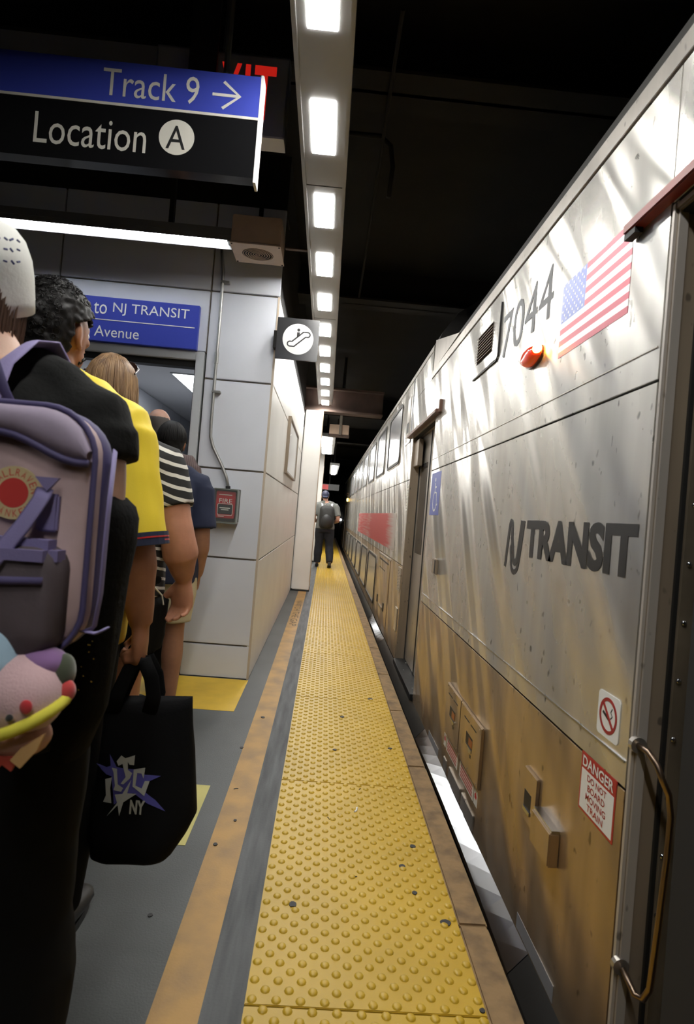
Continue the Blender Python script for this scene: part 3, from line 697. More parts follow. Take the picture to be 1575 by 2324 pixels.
for q in range(9): TS('notice_strip', 5.235+.0, 1.31+q*.027, 5.30, 1.331+q*.027, M_offw, .001)
# red faded band
def fade_red():
    m = bpy.data.materials.new('faded_red_band'); m.use_nodes = True; nt = m.node_tree; L = nt.links.new
    b = nt.nodes['Principled BSDF']; b.inputs['Roughness'].default_value = .38; b.inputs['Metallic'].default_value = .65
    ge = nd(nt, 'ShaderNodeNewGeometry'); mp = nd(nt, 'ShaderNodeMapping'); L(ge.outputs['Position'], mp.inputs[0]); mp.inputs['Scale'].default_value = (1, .25, 9)
    n = nd(nt, 'ShaderNodeTexNoise'); n.inputs['Scale'].default_value = 4; n.inputs['Detail'].default_value = 5; L(mp.outputs[0], n.inputs[0])
    sx = nd(nt, 'ShaderNodeSeparateXYZ'); L(ge.outputs['Position'], sx.inputs[0])
    a1 = nd(nt, 'ShaderNodeMapRange'); L(sx.outputs['Y'], a1.inputs[0]); a1.inputs[1].default_value = 5.9; a1.inputs[2].default_value = 7.2; a1.inputs[3].default_value = -.45; a1.inputs[4].default_value = .6
    ad = nd(nt, 'ShaderNodeMath', operation='ADD'); L(a1.outputs[0], ad.inputs[0]); L(n.outputs['Fac'], ad.inputs[1])
    a2 = nd(nt, 'ShaderNodeMapRange'); L(sx.outputs['Y'], a2.inputs[0]); a2.inputs[1].default_value = 8.5; a2.inputs[2].default_value = 9.6; a2.inputs[3].default_value = 0; a2.inputs[4].default_value = .42
    sb = nd(nt, 'ShaderNodeMath', operation='SUBTRACT'); L(ad.outputs[0], sb.inputs[0]); L(a2.outputs[0], sb.inputs[1])
    r = nd(nt, 'ShaderNodeValToRGB'); r.color_ramp.elements[0].position = .30; r.color_ramp.elements[1].position = .80
    r.color_ramp.elements[0].color = (.54, .50, .47, 1); r.color_ramp.elements[1].color = (.50, .025, .03, 1)
    L(sb.outputs[0], r.inputs[0]); L(r.outputs[0], b.inputs['Base Color']); return m
TS('red_band', 5.95, .90, 12.75, 1.288, fade_red(), .0012, label='faded red band along the train side')
# wheelchair sticker -------------------------------------------------------
M_stb = mat('sticker_blue', (.10, .13, .42), .4, metal=.2)
st = TS('wheelchair_sticker', 3.745, 1.276, 4.065, 1.565, M_stb, .001, label='blue wheelchair access sticker')
o_ = (X0-.001, 0, 0); mb = MB(); cy, cz = -3.905, 1.42
mb.prism(circ(12, .014, cy-.01, cz+.095), o_, -AY, AZ, .0006)
stroke(mb, [(cy-.008, cz+.075), (cy-.004, cz+.01), (cy+.05, cz+.005), (cy+.075, cz-.08), (cy+.10, cz-.07)], .014, o_, -AY, AZ, .0006)
stroke(mb, [(cy-.006, cz+.045), (cy+.04, cz+.045)], .012, o_, -AY, AZ, .0006)
stroke(mb, [(cy-.03+.0, cz+.015)] + [(cy+.005+.065*math.cos(math.radians(t)), cz-.05+.065*math.sin(math.radians(t))) for t in range(120, 371, 25)], .012, o_, -AY, AZ, .0006)
mb.build('pictogram', M_white, st)
# door release latch on the panel
lt = TS('door_latch', 3.60, .905, 3.715, 1.0, M_jamb, .018, bev=.004); TS('latch_recess', 3.605, .91, 3.645, .995, M_rub, .0186, par=lt)
# NJ TRANSIT logo ---------------------------------------------------------
M_logo = mat('logo_black', (.020, .020, .021), .45)
o_ = (X0, 0, 0)
text('TRANSIT', (-2.063, 1.134, -1.319, 1.266), o_, -AY, AZ, .0012, bold=.045).build('lettering', M_logo, tr, label='black TRANSIT lettering')
mb = MB()
# N: up-stroke, rounded shoulder, diagonal into the J hook, J stem
def arc(cx, cy, rx, ry, a0, a1, n=7): return [(cx+rx*math.cos(math.radians(a0+(a1-a0)*i/n)), cy+ry*math.sin(math.radians(a0+(a1-a0)*i/n))) for i in range(n+1)]
nb, ntp = 1.080, 1.264
stroke(mb, [(-2.281, nb), (-2.256, ntp-.03)] + arc(-2.240, ntp-.030, .016, .021, 170, 10, 6) + [(-2.218, ntp-.07), (-2.196, nb+.06)] + arc(-2.168, nb+.06, .028, .036, 190, 350, 8) + [(-2.118, ntp-.002)], .026, o_, -AY, AZ, .0012)
stroke(mb, [(-2.232, nb+.085), (-2.214, nb+.04)] + arc(-2.170, nb+.032, .044, .044, 200, 345, 8) + [(-2.094, ntp-.002)], .020, o_, -AY, AZ, .0012)
mb.build('monogram', M_logo, tr, label='black NJ monogram')
# car number
text('7044', (-2.572, 1.972, -1.99, 2.168), o_, -AY, AZ, .0012).build('lettering', mat('number_grey', (.045, .048, .052), .5), tr, label='dark grey car number 7044')
# flag --------------------------------------------------------------------
M_fr = mat('flag_red', (.40, .07, .10), .38, metal=.55); M_fw = mat('flag_white', (.60, .59, .58), .36, metal=.6); M_fb = mat('flag_blue', (.10, .13, .33), .36, metal=.5)
fg = empty('flag_decal', (X0, 1.68, 1.92), parent=tr); tag(fg, 'flag decal with red and white stripes and a blue star field')
hh = (2.042-1.80)/13
for i in range(13):
    z = 1.80+i*hh; ye = 1.90 if i < 6 else 1.722
    TS('red_stripe' if i % 2 == 0 else 'white_stripe', 1.455, z, ye, z+hh, M_fr if i % 2 == 0 else M_fw, .001, par=fg)
TS('canton', 1.722, 1.80+6*hh, 1.90, 2.042, M_fb, .001, par=fg)
mb = MB()
for r in range(9):
    for c in range(6 if r % 2 == 0 else 5):
        yc = -1.90+.0148*(2*c+1+(r % 2)); zc = 1.912+.0143*(r+.6)
        pl = [( yc+(.0062 if i % 2 == 0 else .0026)*math.sin(i*math.pi/5), zc+(.0062 if i % 2 == 0 else .0026)*math.cos(i*math.pi/5)) for i in range(10)]
        mb.prism(pl[::-1], (X0-.001, 0, 0), -AY, AZ, .0006)
mb.build('stars', M_fw, fg, kind='stuff')
# marker light --------------------------------------------------------------
ml = empty('marker_light', (X0, 2.14, 1.87), parent=tr); tag(ml, 'glowing amber and red marker light')
R = Matrix.Rotation(math.radians(0), 3, 'X')
mb = MB(); c0 = V((X0, 2.13, 1.868))
rings = []
for t, s_ in ((0, 1), (.018, 1), (.03, .86), (.038, .55)):
    rings.append([(c0.x-t, c0.y+.085*s_*math.cos(2*math.pi*j/24), c0.z+.034*s_*math.sin(2*math.pi*j/24)) for j in range(24)])
def amber():
    m = bpy.data.materials.new('marker_amber'); m.use_nodes = True; b = m.node_tree.nodes['Principled BSDF']
    b.inputs['Base Color'].default_value = (.55, .02, .01, 1); b.inputs['Roughness'].default_value = .15
    b.inputs['Emission Color'].default_value = (1, .12, .02, 1); b.inputs['Emission Strength'].default_value = .25; return m
mb.rings(rings); mb.build('lamp_lens', amber(), ml, smooth=True)
MB().ell((X0-.022, 2.048, 1.876), (.015, .024, .017), nu=14, nv=8).build('lamp_bulb', emat('marker_glow', (1, .42, .05), 60), ml, smooth=True)
MB().prism(circ(24, 1, 0, 0), (X0, 2.13, 1.868), -AY*.092, AZ*.040, .006/(.092*.040)*.092*.040 if False else .008).build('lamp_bezel', mat('bezel_dark', (.10, .02, .015), .4), ml)
ml2 = MB().ell((X0-.02, 20.3, 1.75), (.03, .16, .06)).build('marker_light', emat('marker_glow2', (1, .6, .12), 10), tr, smooth=True, label='distant amber marker light')
# louvre vent
lv = TS('louvre_plate', 2.625, 1.995, 3.065, 2.248, M_st, .006, bev=.003)
mb = MB(); stroke(mb, [(-2.618, 2.25), (-2.618, 2.01), (-2.64, 1.990), (-3.07, 1.993)], .006, (X0, 0, 0), -AY, AZ, .007); mb.build('plate_edge', M_rub, lv)
BX((X0-.0075, 2.728, 2.056), (X0+.002, 3.0, 2.197), 'louvre_opening', mat('louvre_dark', (.10, .075, .06), .7), lv)
for k in range(9):
    z = 2.062+k*.0152
    mb = MB(); mb.add([(X0-.0075, 2.73, z+.010), (X0-.0075, 2.998, z+.010), (X0-.016, 2.998, z), (X0-.016, 2.73, z), (X0-.0075, 2.73, z+.012), (X0-.0075, 2.998, z+.012), (X0-.017, 2.998, z+.002), (X0-.017, 2.73, z+.002)], [(0, 1, 2, 3), (7, 6, 5, 4), (0, 4, 5, 1), (1, 5, 6, 2), (2, 6, 7, 3), (3, 7, 4, 0)])
    mb.build('louvre_slat', mat('louvre_metal', (.42, .36, .31), .5, metal=.3), lv)
# no smoking sticker ---------------------------------------------------------
MB().prism(rrect(-1.441, .744, -1.335, .851, .012), (X0, 0, 0), -AY, AZ, .001).build('no_smoking_sticker', M_white, tr, label='white no smoking sticker')
ns = [o for o in COL.objects if o.name == 'no_smoking_sticker'][0]; WL[ns.name] = wloc(tr)
o_ = (X0-.001, 0, 0); cy, cz = -1.388, .798
mb = MB(); mb.ring2d(circ(36, .043, cy, cz), circ(36, .035, cy, cz), o_, -AY, AZ, .0008); stroke(mb, [(cy-.027, cz+.027), (cy+.027, cz-.027)], .008, o_, -AY, AZ, .0010); mb.build('prohibition_ring', mat('sticker_red', (.33, .015, .02), .4), ns)
mb = MB(); stroke(mb, [(cy-.026, cz+.004), (cy+.010, cz-.010)], .007, o_, -AY, AZ, .0006); stroke(mb, [(cy+.012, cz-.004), (cy+.02, cz+.004), (cy+.012, cz+.012), (cy+.018, cz+.022)], .003, o_, -AY, AZ, .0006); mb.build('cigarette', M_blk, ns)
# danger sticker
dg_ = TS('danger_sticker', 1.505, .522, 1.325, .668, M_red, .001, label='red and white DANGER DO NOT BOARD MOVING TRAIN sticker')
TS('white_field', 1.499, .528, 1.331, .628, M_white, .0014, par=dg_)
o_ = (X0-.0014, 0, 0)
text('DANGER', (-1.495, .635, -1.335, .662), o_, -AY, AZ, .0006, bold=.02).build('lettering', M_white, dg_)
for i, (t_, hw) in enumerate((('DO NOT', .050), ('BOARD', .045), ('MOVING', .052), ('TRAIN', .042))):
    text(t_, (-1.415-hw, .606-i*.0235, -1.415+hw, .6225-i*.0235), o_, -AY, AZ, .0006, bold=.012).build('lettering', M_red, dg_)
# lower hatches with pull slots
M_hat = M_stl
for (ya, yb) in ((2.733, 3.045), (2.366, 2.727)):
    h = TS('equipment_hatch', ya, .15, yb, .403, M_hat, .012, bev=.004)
    wd = yb-ya; yc = (ya+yb)/2
    for q in (0, 1): TS('hinge_pin', yc-.10+q*.115, .356, yc-.01+q*.115, .362, M_rub, .0126, par=h)
    TS('pull_recess', yc-.055, .262, yc+.055, .310, M_rub, .0128, par=h)
    TS('pull_flap', yc-.055, .268, yc+.005, .300, mat('rusty_flap', (.30, .10, .03), .5, metal=.4), .0134, par=h)
    MB().prism([(-yc-.05, .26), (-yc+.05, .26), (-yc+.05, .248), (-yc+.012, .236), (-yc-.02, .258)], (X0-.012, 0, 0), -AY, AZ, .003).build('pull_lip', M_sill, h)
    TS('keyhole', yc-.045, .224, yc-.030, .238, M_rub, .0128, par=h)
    for a_ in (.04, .5, .96):
        for z in (.39, .165): MB().ell((X0-.012, ya+wd*a_*.9+.016, z), (.002, .004, .004), nu=8, nv=5).build('screw', M_jamb, h)
M_stk = mat('faded_red_print', (.42, .13, .12), .5)
for (ya, yb) in ((2.757, 3.0), (2.457, 2.708)):
    s_ = TS('warning_label', ya, .064, yb, .130, M_offw, .001, label='small white label with faded red print')
    for q in range(4): TS('print_line', ya+.018, .071+q*.0142, yb-.018, .081+q*.0142, M_stk, .0014, par=s_)
for (ya, yb) in ((3.02, 3.066), (2.392, 2.445)):
    s_ = TS('arrow_label', ya, .066, yb, .130, M_offw, .001)
    yc = (ya+yb)/2; MB().prism([(-yc-.013, .094), (-yc+.013, .094), (-yc+.013, .104), (-yc+.02, .104), (-yc, .120), (-yc-.02, .104), (-yc-.013, .104)], (X0-.001, 0, 0), -AY, AZ, .0006).build('arrow', M_red, s_)
TS('reflector_strip', 3.185, -.052, 3.475, -.010, M_grey, .001); TS('reflector_strip', 1.565, -.045, 1.862, .002, M_grey, .001)
for ya, yb in ((2.96, 3.03), (2.66, 2.90), (2.42, 2.63)): TS('lower_plate', ya, -.045, yb, .02, M_st2, .006, bev=.002)
# slot plate and flap box
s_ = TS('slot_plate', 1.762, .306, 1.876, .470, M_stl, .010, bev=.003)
TS('slot_opening', 1.80, .342, 1.858, .402, M_rub, .0106, par=s_); TS('slot_lip', 1.80, .338, 1.858, .350, M_sill, .014, par=s_)
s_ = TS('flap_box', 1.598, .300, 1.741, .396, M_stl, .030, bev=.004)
TS('flap_hinge', 1.60, .395, 1.740, .402, M_sill, .024, par=s_)

# ------------------------------------------------------------------ people
def lerp(a, b, t): return V(a).lerp(V(b), t)
def ering(z, rx, ry, cx=0, cy=0, n=26, p=2.3):
    o = []
    for j in range(n):
        a = 2*math.pi*j/n; ca, sa = math.cos(a), math.sin(a)
        o.append((cx+rx*math.copysign(abs(ca)**(2/p), ca), cy+ry*math.copysign(abs(sa)**(2/p), sa), z))
    return o
def torso(mb, s, g, infl=0, z0=.84, z1=1.49, belly=1, cx=0, flare=0, sh=1, top=True):
    prof = [(.80, .165, .118, .0), (.88, .172, .125, -.01), (.96, .170, .125, -.005), (1.06, .155*belly, .118*belly, .01), (1.16, .158*belly, .118*belly, .012), (1.27, .172, .120, .005), (1.36, .178*sh, .108, -.005), (1.41, .160*sh, .090, -.01), (1.445, .115, .075, -.012), (1.485, .064, .060, -.012)]
    R = []
    for z, rx, ry, cy in prof:
        if z < z0-1e-6 or z > z1+1e-6: continue
        f = flare*max(0, (1.2-z))
        R.append(ering(z*s, rx*s*g+infl+f, ry*s*g+infl+f*.7, cx, cy*s))
    mb.rings(R)
def limb(mb, a, b, c, ra, rb, rm, rc, infl=0, t0=0, t1=2, seg=18, taper_end=None):
    """shoulder-elbow-wrist or hip-knee-ankle, from parameter t0 to t1 (1 = middle joint)"""
    key = [(0, ra), (.35, ra*.97), (.8, rb), (1, rb*.98), (1.3, rm), (1.65, (rm+rc)/2), (2, rc)]
    def pt(t): return lerp(a, b, t) if t <= 1 else lerp(b, c, t-1)
    def rad(t):
        for (p, r), (q, r2) in zip(key, key[1:]):
            if p <= t <= q: return r+(r2-r)*(t-p)/(q-p)
        return key[-1][1]
    ts = sorted(set([t0, t1]+[k for k, _ in key if t0 < k < t1]+[t0+(t1-t0)*i/8 for i in range(1, 8)]))
    P = [pt(t) for t in ts]; Q = P[:]
    for i in range(1, len(P)-1): Q[i] = (P[i-1]+P[i]*2+P[i+1])/4
    mb.tube(Q, [rad(t)+infl for t in ts], seg)
    return pt
def hand(mb, wr, d, n, t, k=1.0, curl=(.35, .5, .35), spread=1.0, thumb=.5):
    wr, d, n, t = V(wr), V(d).normalized(), V(n).normalized(), V(t).normalized()
    mb.tube([wr-d*.02, wr+d*.015*k, wr+d*.045*k, wr+d*.08*k, wr+d*.094*k], [(.026*k, .020*k), (.030*k, .020*k), (.039*k, .019*k), (.041*k, .016*k), (.036*k, .012*k)], 14, ref=t)
    for i, (off, ln, rr) in enumerate(((.030, .072, .0092), (.010, .080, .0096), (-.010, .075, .0092), (-.030, .060, .0082))):
        p = wr+d*(.086-abs(off-.005)*.15)*k+t*off*k*spread; a = 0; pts = [p-d*.015*k]; pts.append(p)
        for q, (f, c) in enumerate(zip((.45, .32, .23), curl)):
            a += c*(1+.08*i); dr = d*math.cos(a)+n*math.sin(a); p = p+dr*ln*f*k; pts.append(p.copy())
        mb.tube(pts, [rr*k*1.05, rr*k, rr*k, rr*k*.9, rr*k*.7], 9)
    p = wr+d*.025*k+t*.026*k; dt = (d*.75+t*.55+n*thumb).normalized(); dt2 = (d*.9+t*.1+n*thumb*1.2).normalized()
    mb.tube([p-dt*.01*k, p+dt*.025*k, p+dt*.045*k, p+dt*.045*k+dt2*.03*k], [.013*k, .0125*k, .0105*k, .0075*k], 9)
def head(mb, s, c, yaw=0, tilt=0, neck0=None, nr=.054):
    """c = centre of the skull; returns rotation"""
    R = Matrix.Rotation(yaw, 3, 'Z')@Matrix.Rotation(tilt, 3, 'X'); c = V(c)
    def q(x, y, z): return c+R@(V((x, y, z))*s)
    mb.ell(c, (.074*s, .094*s, .102*s), R, 22, 14)
    mb.ell(q(0, .030, -.060), (.056*s, .062*s, .058*s), R); mb.ell(q(0, .075, -.095), (.022*s, .016*s, .016*s), R, 12, 8)
    mb.ell(q(0, .078, .018), (.05*s, .016*s, .014*s), R, 14, 8)
    mb.tube([q(0, .090, .012), q(0, .102, -.012), q(0, .110, -.030), q(0, .092, -.040)], [.008*s, .010*s, .014*s, .012*s], 10)
    mb.ell(q(0, .086, -.064), (.024*s, .010*s, .006*s), R, 12, 8); mb.ell(q(0, .085, -.074), (.020*s, .010*s, .006*s), R, 12, 8)
    for sx in (-1, 1):
        R2 = R@Matrix.Rotation(sx*.35, 3, 'Z')
        mb.ell(q(sx*.078, -.008, -.020), (.007*s, .019*s, .032*s), R2, 12, 8); mb.ell(q(sx*.084, -.016, -.012), (.006*s, .010*s, .024*s), R2, 10, 8); mb.ell(q(sx*.077, .0, -.05), (.007*s, .009*s, .011*s), R2, 10, 8)
        mb.ell(q(sx*.040, .062, -.020), (.020*s, .02*s, .014*s), R, 10, 8)
    if neck0 is not None: mb.tube([neck0, lerp(neck0, q(0, -.015, -.06), .5), q(0, -.012, -.05)], [nr*s*1.15, nr*s, nr*s], 18)
    return R, q
def eyes(q, s, parent):
    for sx in (-1, 1):
        e = MB().ell(q(sx*.031, .080, .004), (.012*s, .012*s, .010*s), nu=12, nv=8).build('eye', M_white, parent, local=True, smooth=True)
        MB().ell(q(sx*.031, .0885, .004), (.0052*s, .0052*s, .0052*s), nu=10, nv=6).build('iris', M_blk, e, local=True, smooth=True)
def folds(amp, sc_=(9, 9, 5), seed=0.0):
    def f(co): return amp*(noise.noise(V((co.x*sc_[0]+seed, co.y*sc_[1], co.z*sc_[2])))+.5*noise.noise(V((co.x*sc_[0]*2.3, co.y*sc_[1]*2.3+seed, co.z*sc_[2]*2.7))))
    return f
def shoe(name, x, y, s, m, m2, parent, z=0, rz=0, pitch=0):
    R = Matrix.Rotation(rz, 3, 'Z')@Matrix.Rotation(pitch, 3, 'X')
    up = MB(); rings = []
    for yy, wd, hh in ((-.075, .026, .075), (-.06, .034, .088), (-.02, .037, .085), (.04, .041, .070), (.10, .046, .052), (.15, .044, .042), (.18, .032, .034), (.192, .014, .026)):
        rr = []
        for j in range(14):
            a = 2*math.pi*j/14
            rr.append(V((x, y, z))+R@(V((wd*math.cos(a), yy, .014+max(-.004, hh*.5*(1+math.sin(a))-.004)))*s))
        rings.append(rr)
    up.rings(rings); u = up.build(name, m, parent, local=True, smooth=True)
    so = MB(); out = [( .036*math.cos(a)*(1+.12*math.sin(a)), .06+.138*math.sin(a)) for a in [2*math.pi*i/22 for i in range(22)]]
    so.v += [V((x, y, z))+R@(V((a*1.12, b, 0))*s) for a, b in out]+[V((x, y, z))+R@(V((a*1.12, b, .024))*s) for a, b in out]
    n = 22; so.f += [tuple(range(n)), tuple(range(n, 2*n))]+[(j, (j+1) % n, n+(j+1) % n, n+j) for j in range(n)]
    so.build('sole', m2, u, local=True); return u
def strands(name, lines, r, m, parent, seg=4):
    mb = MB()
    for P in lines:
        n = len(P); mb.tube(P, [r*(1-.75*(i/(n-1))**2) for i in range(n)], seg, cap=False)
    return mb.build(name, m, parent, local=True, smooth=True)
def skinmat(name, c): return mat(name, c, .48, var=.14, scale=30, bump=.12, bscale=260, bdist=.002)
S_A = skinmat('skin_a', (.46, .26, .18)); S_B = skinmat('skin_b', (.34, .145, .075)); S_C = skinmat('skin_c', (.46, .21, .13)); S_D = skinmat('skin_d', (.34, .16, .09)); S_E = skinmat('skin_e', (.42, .22, .15)); S_F = skinmat('skin_f', (.46, .24, .17))
M_bt = mat('black_tee', (.006, .006, .006), .9, bump=.4, bscale=70, bdist=.005, spec=.2)
M_bp = mat('black_trousers', (.005, .005, .005), .95, spec=.15)
M_ye = mat('yellow_jersey', (.80, .60, .03), .6, bump=.12, bscale=300, bdist=.002)
M_nv = mat('navy_tee', (.012, .017, .045), .85)
M_be = mat('beige_cotton', (.50, .43, .27), .85)
M_jean = mat('dark_denim', (.014, .016, .026), .85, var=.4, scale=8)
M_hk = mat('black_hair', (.007, .006, .006), .5, spec=.25); M_hb = mat('brown_hair', (.06, .028, .015), .45); M_hbl = mat('blonde_hair', (.36, .22, .11), .42, col2=(.13, .07, .035), scale=60, stretch=(1, 1, .1)); M_hg = mat('grey_cropped_hair', (.07, .06, .055), .8, bump=.5, bscale=400, bdist=.002)

def person(name, loc, h, label, skin, g=1.0, ga=1.0, rz=0, R=None, Lm=None, legs=None, hd=None, yaw=0, tilt=0, vox=.008, belly=1, hands=None, gl=1.0):
    s = h/1.75; rt = empty(name, loc, label, 'person', rz=rz)
    mb = MB(); torso(mb, s, g, 0, belly=belly)
    R = R or ((.185*g*s, 0, 1.40*s), (.23*g*s, -.02, 1.11*s), (.235*g*s, .04, .86*s))
    Lm = Lm or ((-.185*g*s, 0, 1.40*s), (-.23*g*s, -.02, 1.11*s), (-.235*g*s, .04, .86*s))
    for a, sx in ((R, 1), (Lm, -1)):
        mb.tube([V((0.09*sx*s, -.01, 1.415*s)), V(a[0]), lerp(a[0], a[1], .1)], [.05*s, .056*s*ga, .054*s*ga], 14)
        mb.tube([V((.025*sx*s, -.02, 1.475*s)), V((a[0][0]*.5, -.018, 1.445*s)), V(a[0])+V((-.02*sx, 0, .01))], [.042*s, .045*s, .045*s], 12)
        limb(mb, *a, .054*s*ga, .044*s*ga, .045*s*ga, .028*s*(ga*.4+.6))
    hands = hands or {}
    for key, a, sx in (('R', R, 1), ('L', Lm, -1)):
        hp = hands.get(key, dict(d=V(a[2])-V(a[1]), n=(-sx, 0, 0), t=(0, 1, 0)))
        hand(mb, a[2], k=s*hp.get('k', 1.0), **{q: v for q, v in hp.items() if q != 'k'})
    legs = legs or [((.09*g*s, 0, .88*s), (.095*g*s, .01, .48*s), (.10*g*s, -.02, .08*s)), ((-.09*g*s, 0, .88*s), (-.095*g*s, .01, .48*s), (-.10*g*s, -.02, .08*s))]
    for l in legs:
        limb(mb, *l, .084*s*g*gl, .058*s*g*gl, .060*s*g*gl, .040*s)
        a = V(l[2]); mb.tube([a+V((0, -.03, -.02))*s, a+V((0, .05, -.035))*s, a+V((0, .13, -.055))*s], [.035*s, .036*s, .026*s], 10)
    hc = V(hd) if hd else V((0, .0, h-.103*s)); Rm, q = head(mb, s, hc, yaw, tilt, V((0, -.012, 1.44*s)))
    b = remesh(mb, vox, 'body', skin, rt, 3)
    eyes(q, s, rt)
    return dict(rt=rt, s=s, R=R, L=Lm, legs=legs, hc=hc, q=q, Rm=Rm, g=g, ga=ga, belly=belly, gl=gl)
def shirt(P, m, sl=.8, z0=.84, infl=.014, flare=0, amp=.004, name='shirt', sinf=.016, vox=.009, sleeves=True, slm=None, seed=1.0, loose=0):
    s = P['s']; mb = MB(); torso(mb, s, P['g'], infl, z0=z0, z1=1.45, belly=P['belly'], flare=flare)
    mb.rings([ering(1.43*s, .12*s*P['g']+infl, .08*s+infl, 0, -.012), ering(1.468*s, .078*s+infl*.3, .07*s+infl*.3, 0, -.012)])
    def slv(mb2, which=(0, 1)):
        for a, sx in [((P['R'], 1), (P['L'], -1))[q_] for q_ in which]:
            mb2.tube([V((.030*sx*s, -.02, 1.478*s)), V((a[0][0]*.5, -.018, 1.447*s)), V(a[0])+V((-.02*sx, 0, .01))], [.046*s+infl*.6, .046*s+infl, .045*s+infl], 12)
            mb2.tube([V((.09*sx*s*P['g'], -.01, 1.405*s)), V(a[0]), lerp(a[0], a[1], .1)], [.06*s+infl, .058*s*P['ga']+sinf, .056*s*P['ga']+sinf], 16)
            limb(mb2, *a, .054*s*P['ga']+loose*.3, .046*s*P['ga']+loose, .047*s*P['ga']+loose, .03*s+loose, infl=sinf, t0=0, t1=sl)
    if sleeves and slm is None: slv(mb)
    o = remesh(mb, vox, name, m, P['rt'], 3, folds(amp, seed=seed))
    if slm is not None:
        for sd in (0, 1): mb2 = MB(); slv(mb2, (sd,)); remesh(mb2, vox, 'sleeve', slm, P['rt'], 3, folds(amp, seed=seed+3))
    return o
def trousers(P, m, t1=1.95, infl=.012, z1=.98, name='trousers', loose=(0, 0), amp=.005, vox=.010, z0=.80):
    s = P['s']; mb = MB(); torso(mb, s, P['g'], infl, z0=z0, z1=z1*1.0+.001, belly=P['belly'])
    for l in P['legs']:
        limb(mb, *l, .086*s*P['g']*P['gl']+loose[0], .06*s*P['g']*P['gl']+loose[0]*.5+loose[1]*.5, .062*s*P['g']*P['gl']+loose[1], .045*s+loose[1], infl=infl, t0=0, t1=t1)
    return remesh(mb, vox, name, m, P['rt'], 3, folds(amp, (6, 6, 9), 4.0))
def haircap(P, m, zlow, infl=.010, back=.0, amp=.004, name='hair', vox=.007, seed=0, fr=(-.02), nscale=40, cut=None):
    """thin shell over the skull: everything above zlow at the back, above a front hairline"""
    s = P['s']; mb = MB(); c = P['hc']; R = P['Rm']
    mb.ell(c+R@V((0, -.006*s, .006*s)), ((.074+infl)*s, (.094+infl)*s, (.102+infl)*s), R, 26, 18)
    mb.ell(c+R@V((0, -.045*s, -.045*s)), ((.060+infl)*s, (.046+infl)*s, (.055+infl)*s), R, 20, 12)
    o = remesh(mb, vox, name, m, P['rt'], 2)
    me = o.data; bm = bmesh.new(); bm.from_mesh(me); Ri = R.inverted(); kill = []
    for v in bm.verts:
        l = Ri@(v.co-c)/s
        lim = zlow if l.y < -.02 else zlow+(l.y+.02)*1.15
        if cut: bad = cut(l)
        else: bad = l.z < lim
        if bad: kill.append(v)
    bmesh.ops.delete(bm, geom=kill, context='VERTS')
    for v in bm.verts: v.co += v.normal*amp*(noise.noise(v.co*nscale+V((seed, 0, 0)))+.5*noise.noise(v.co*nscale*2.2))
    r = bmesh.ops.solidify(bm, geom=bm.faces[:], thickness=.008) ; bm.to_mesh(me); bm.free(); me.shade_smooth(); return o

# --- far walking person -------------------------------------------------------
PF = person('person', (.0, 13.2, 0), 1.74, 'person walking away on the yellow tactile strip in grey T-shirt and dark jeans', S_F, g=1.12, ga=1.15,
    R=((.215, 0, 1.38), (.285, -.06, 1.09), (.20, .16, 1.03)), Lm=((-.215, 0, 1.38), (-.275, -.05, 1.09), (-.20, .17, 1.02)),
    legs=[((.10, 0, .88), (.135, .03, .48), (.165, -.16, .115)), ((-.10, 0, .88), (-.11, .05, .48), (-.115, .06, .085))], hd=(-.05, .02, 1.62), vox=.011)
shirt(PF, mat('grey_tee', (.13, .135, .125), .85), sl=.72, z0=.87, infl=.018, flare=.02, sinf=.018, loose=.008, vox=.012)
trousers(PF, M_jean, 1.95, .014, loose=(.006, .014), vox=.012)
shoe('shoe', -.115, .09, 1.0, M_blk, M_blk, PF['rt']); shoe('shoe', .165, -.16, 1.0, M_blk, M_blk, PF['rt'], z=.045, pitch=-.45)
mb = MB(); c = PF['hc']; mb.ell(c+V((0, -.004, .022)), (.090, .110, .098), nu=20, nv=12); cp = remesh(mb, .009, 'cap', mat('navy_cap', (.016, .018, .045), .6), PF['rt'], 2)
MB().prism([(-.06, .0), (.06, .0), (.045, .07), (-.045, .07)], c+V((0, -.10, .0)), AX, V((0, -.75, -.5)), .006).build('cap_brim', M_nv, cp, local=True)
haircap(PF, M_hk, -.07, vox=.01)
bk = empty('black_backpack', (.02, 13.0, .9), 'black backpack worn by the walking person', 'backpack')
mb = MB(); rr = []
for y, k, kz in ((13.08, .95, .97), (13.04, 1, 1), (12.97, .98, .97), (12.91, .86, .84), (12.885, .7, .7)):
    rr.append([(.02+a*k, y, 1.15+b*kz) for a, b in rrect(-.165, -.27, .165, .25, .10, 5)])
mb.rings(rr); bb = mb.build('pack', mat('pack_black', (.012, .012, .011), .7, bump=.3, bscale=40), bk, smooth=True)
MB().ell((.02, 12.90, 1.06), (.125, .05, .15)).build('front_pocket', M_blk, bk, smooth=True)
MB().tube([(.02+.05*math.cos(a), 12.93, 1.40+.05*math.sin(a)) for a in [math.pi*i/10 for i in range(11)]], .010, 8).build('handle', mat('pack_grey', (.20, .20, .20), .6), bk, smooth=True)
for sx in (-1, 1):
    MB().tube([(.02+.10*sx, 13.03, 1.34), (.01+.11*sx, 13.09, 1.43), (.0+.125*sx, 13.16, 1.465), (.0+.135*sx, 13.26, 1.44), (.13*sx, 13.36, 1.30)], [(.026, .006)]*5, 10, ref=(1, 0, 0)).build('shoulder_strap', M_grey, bk, smooth=True)

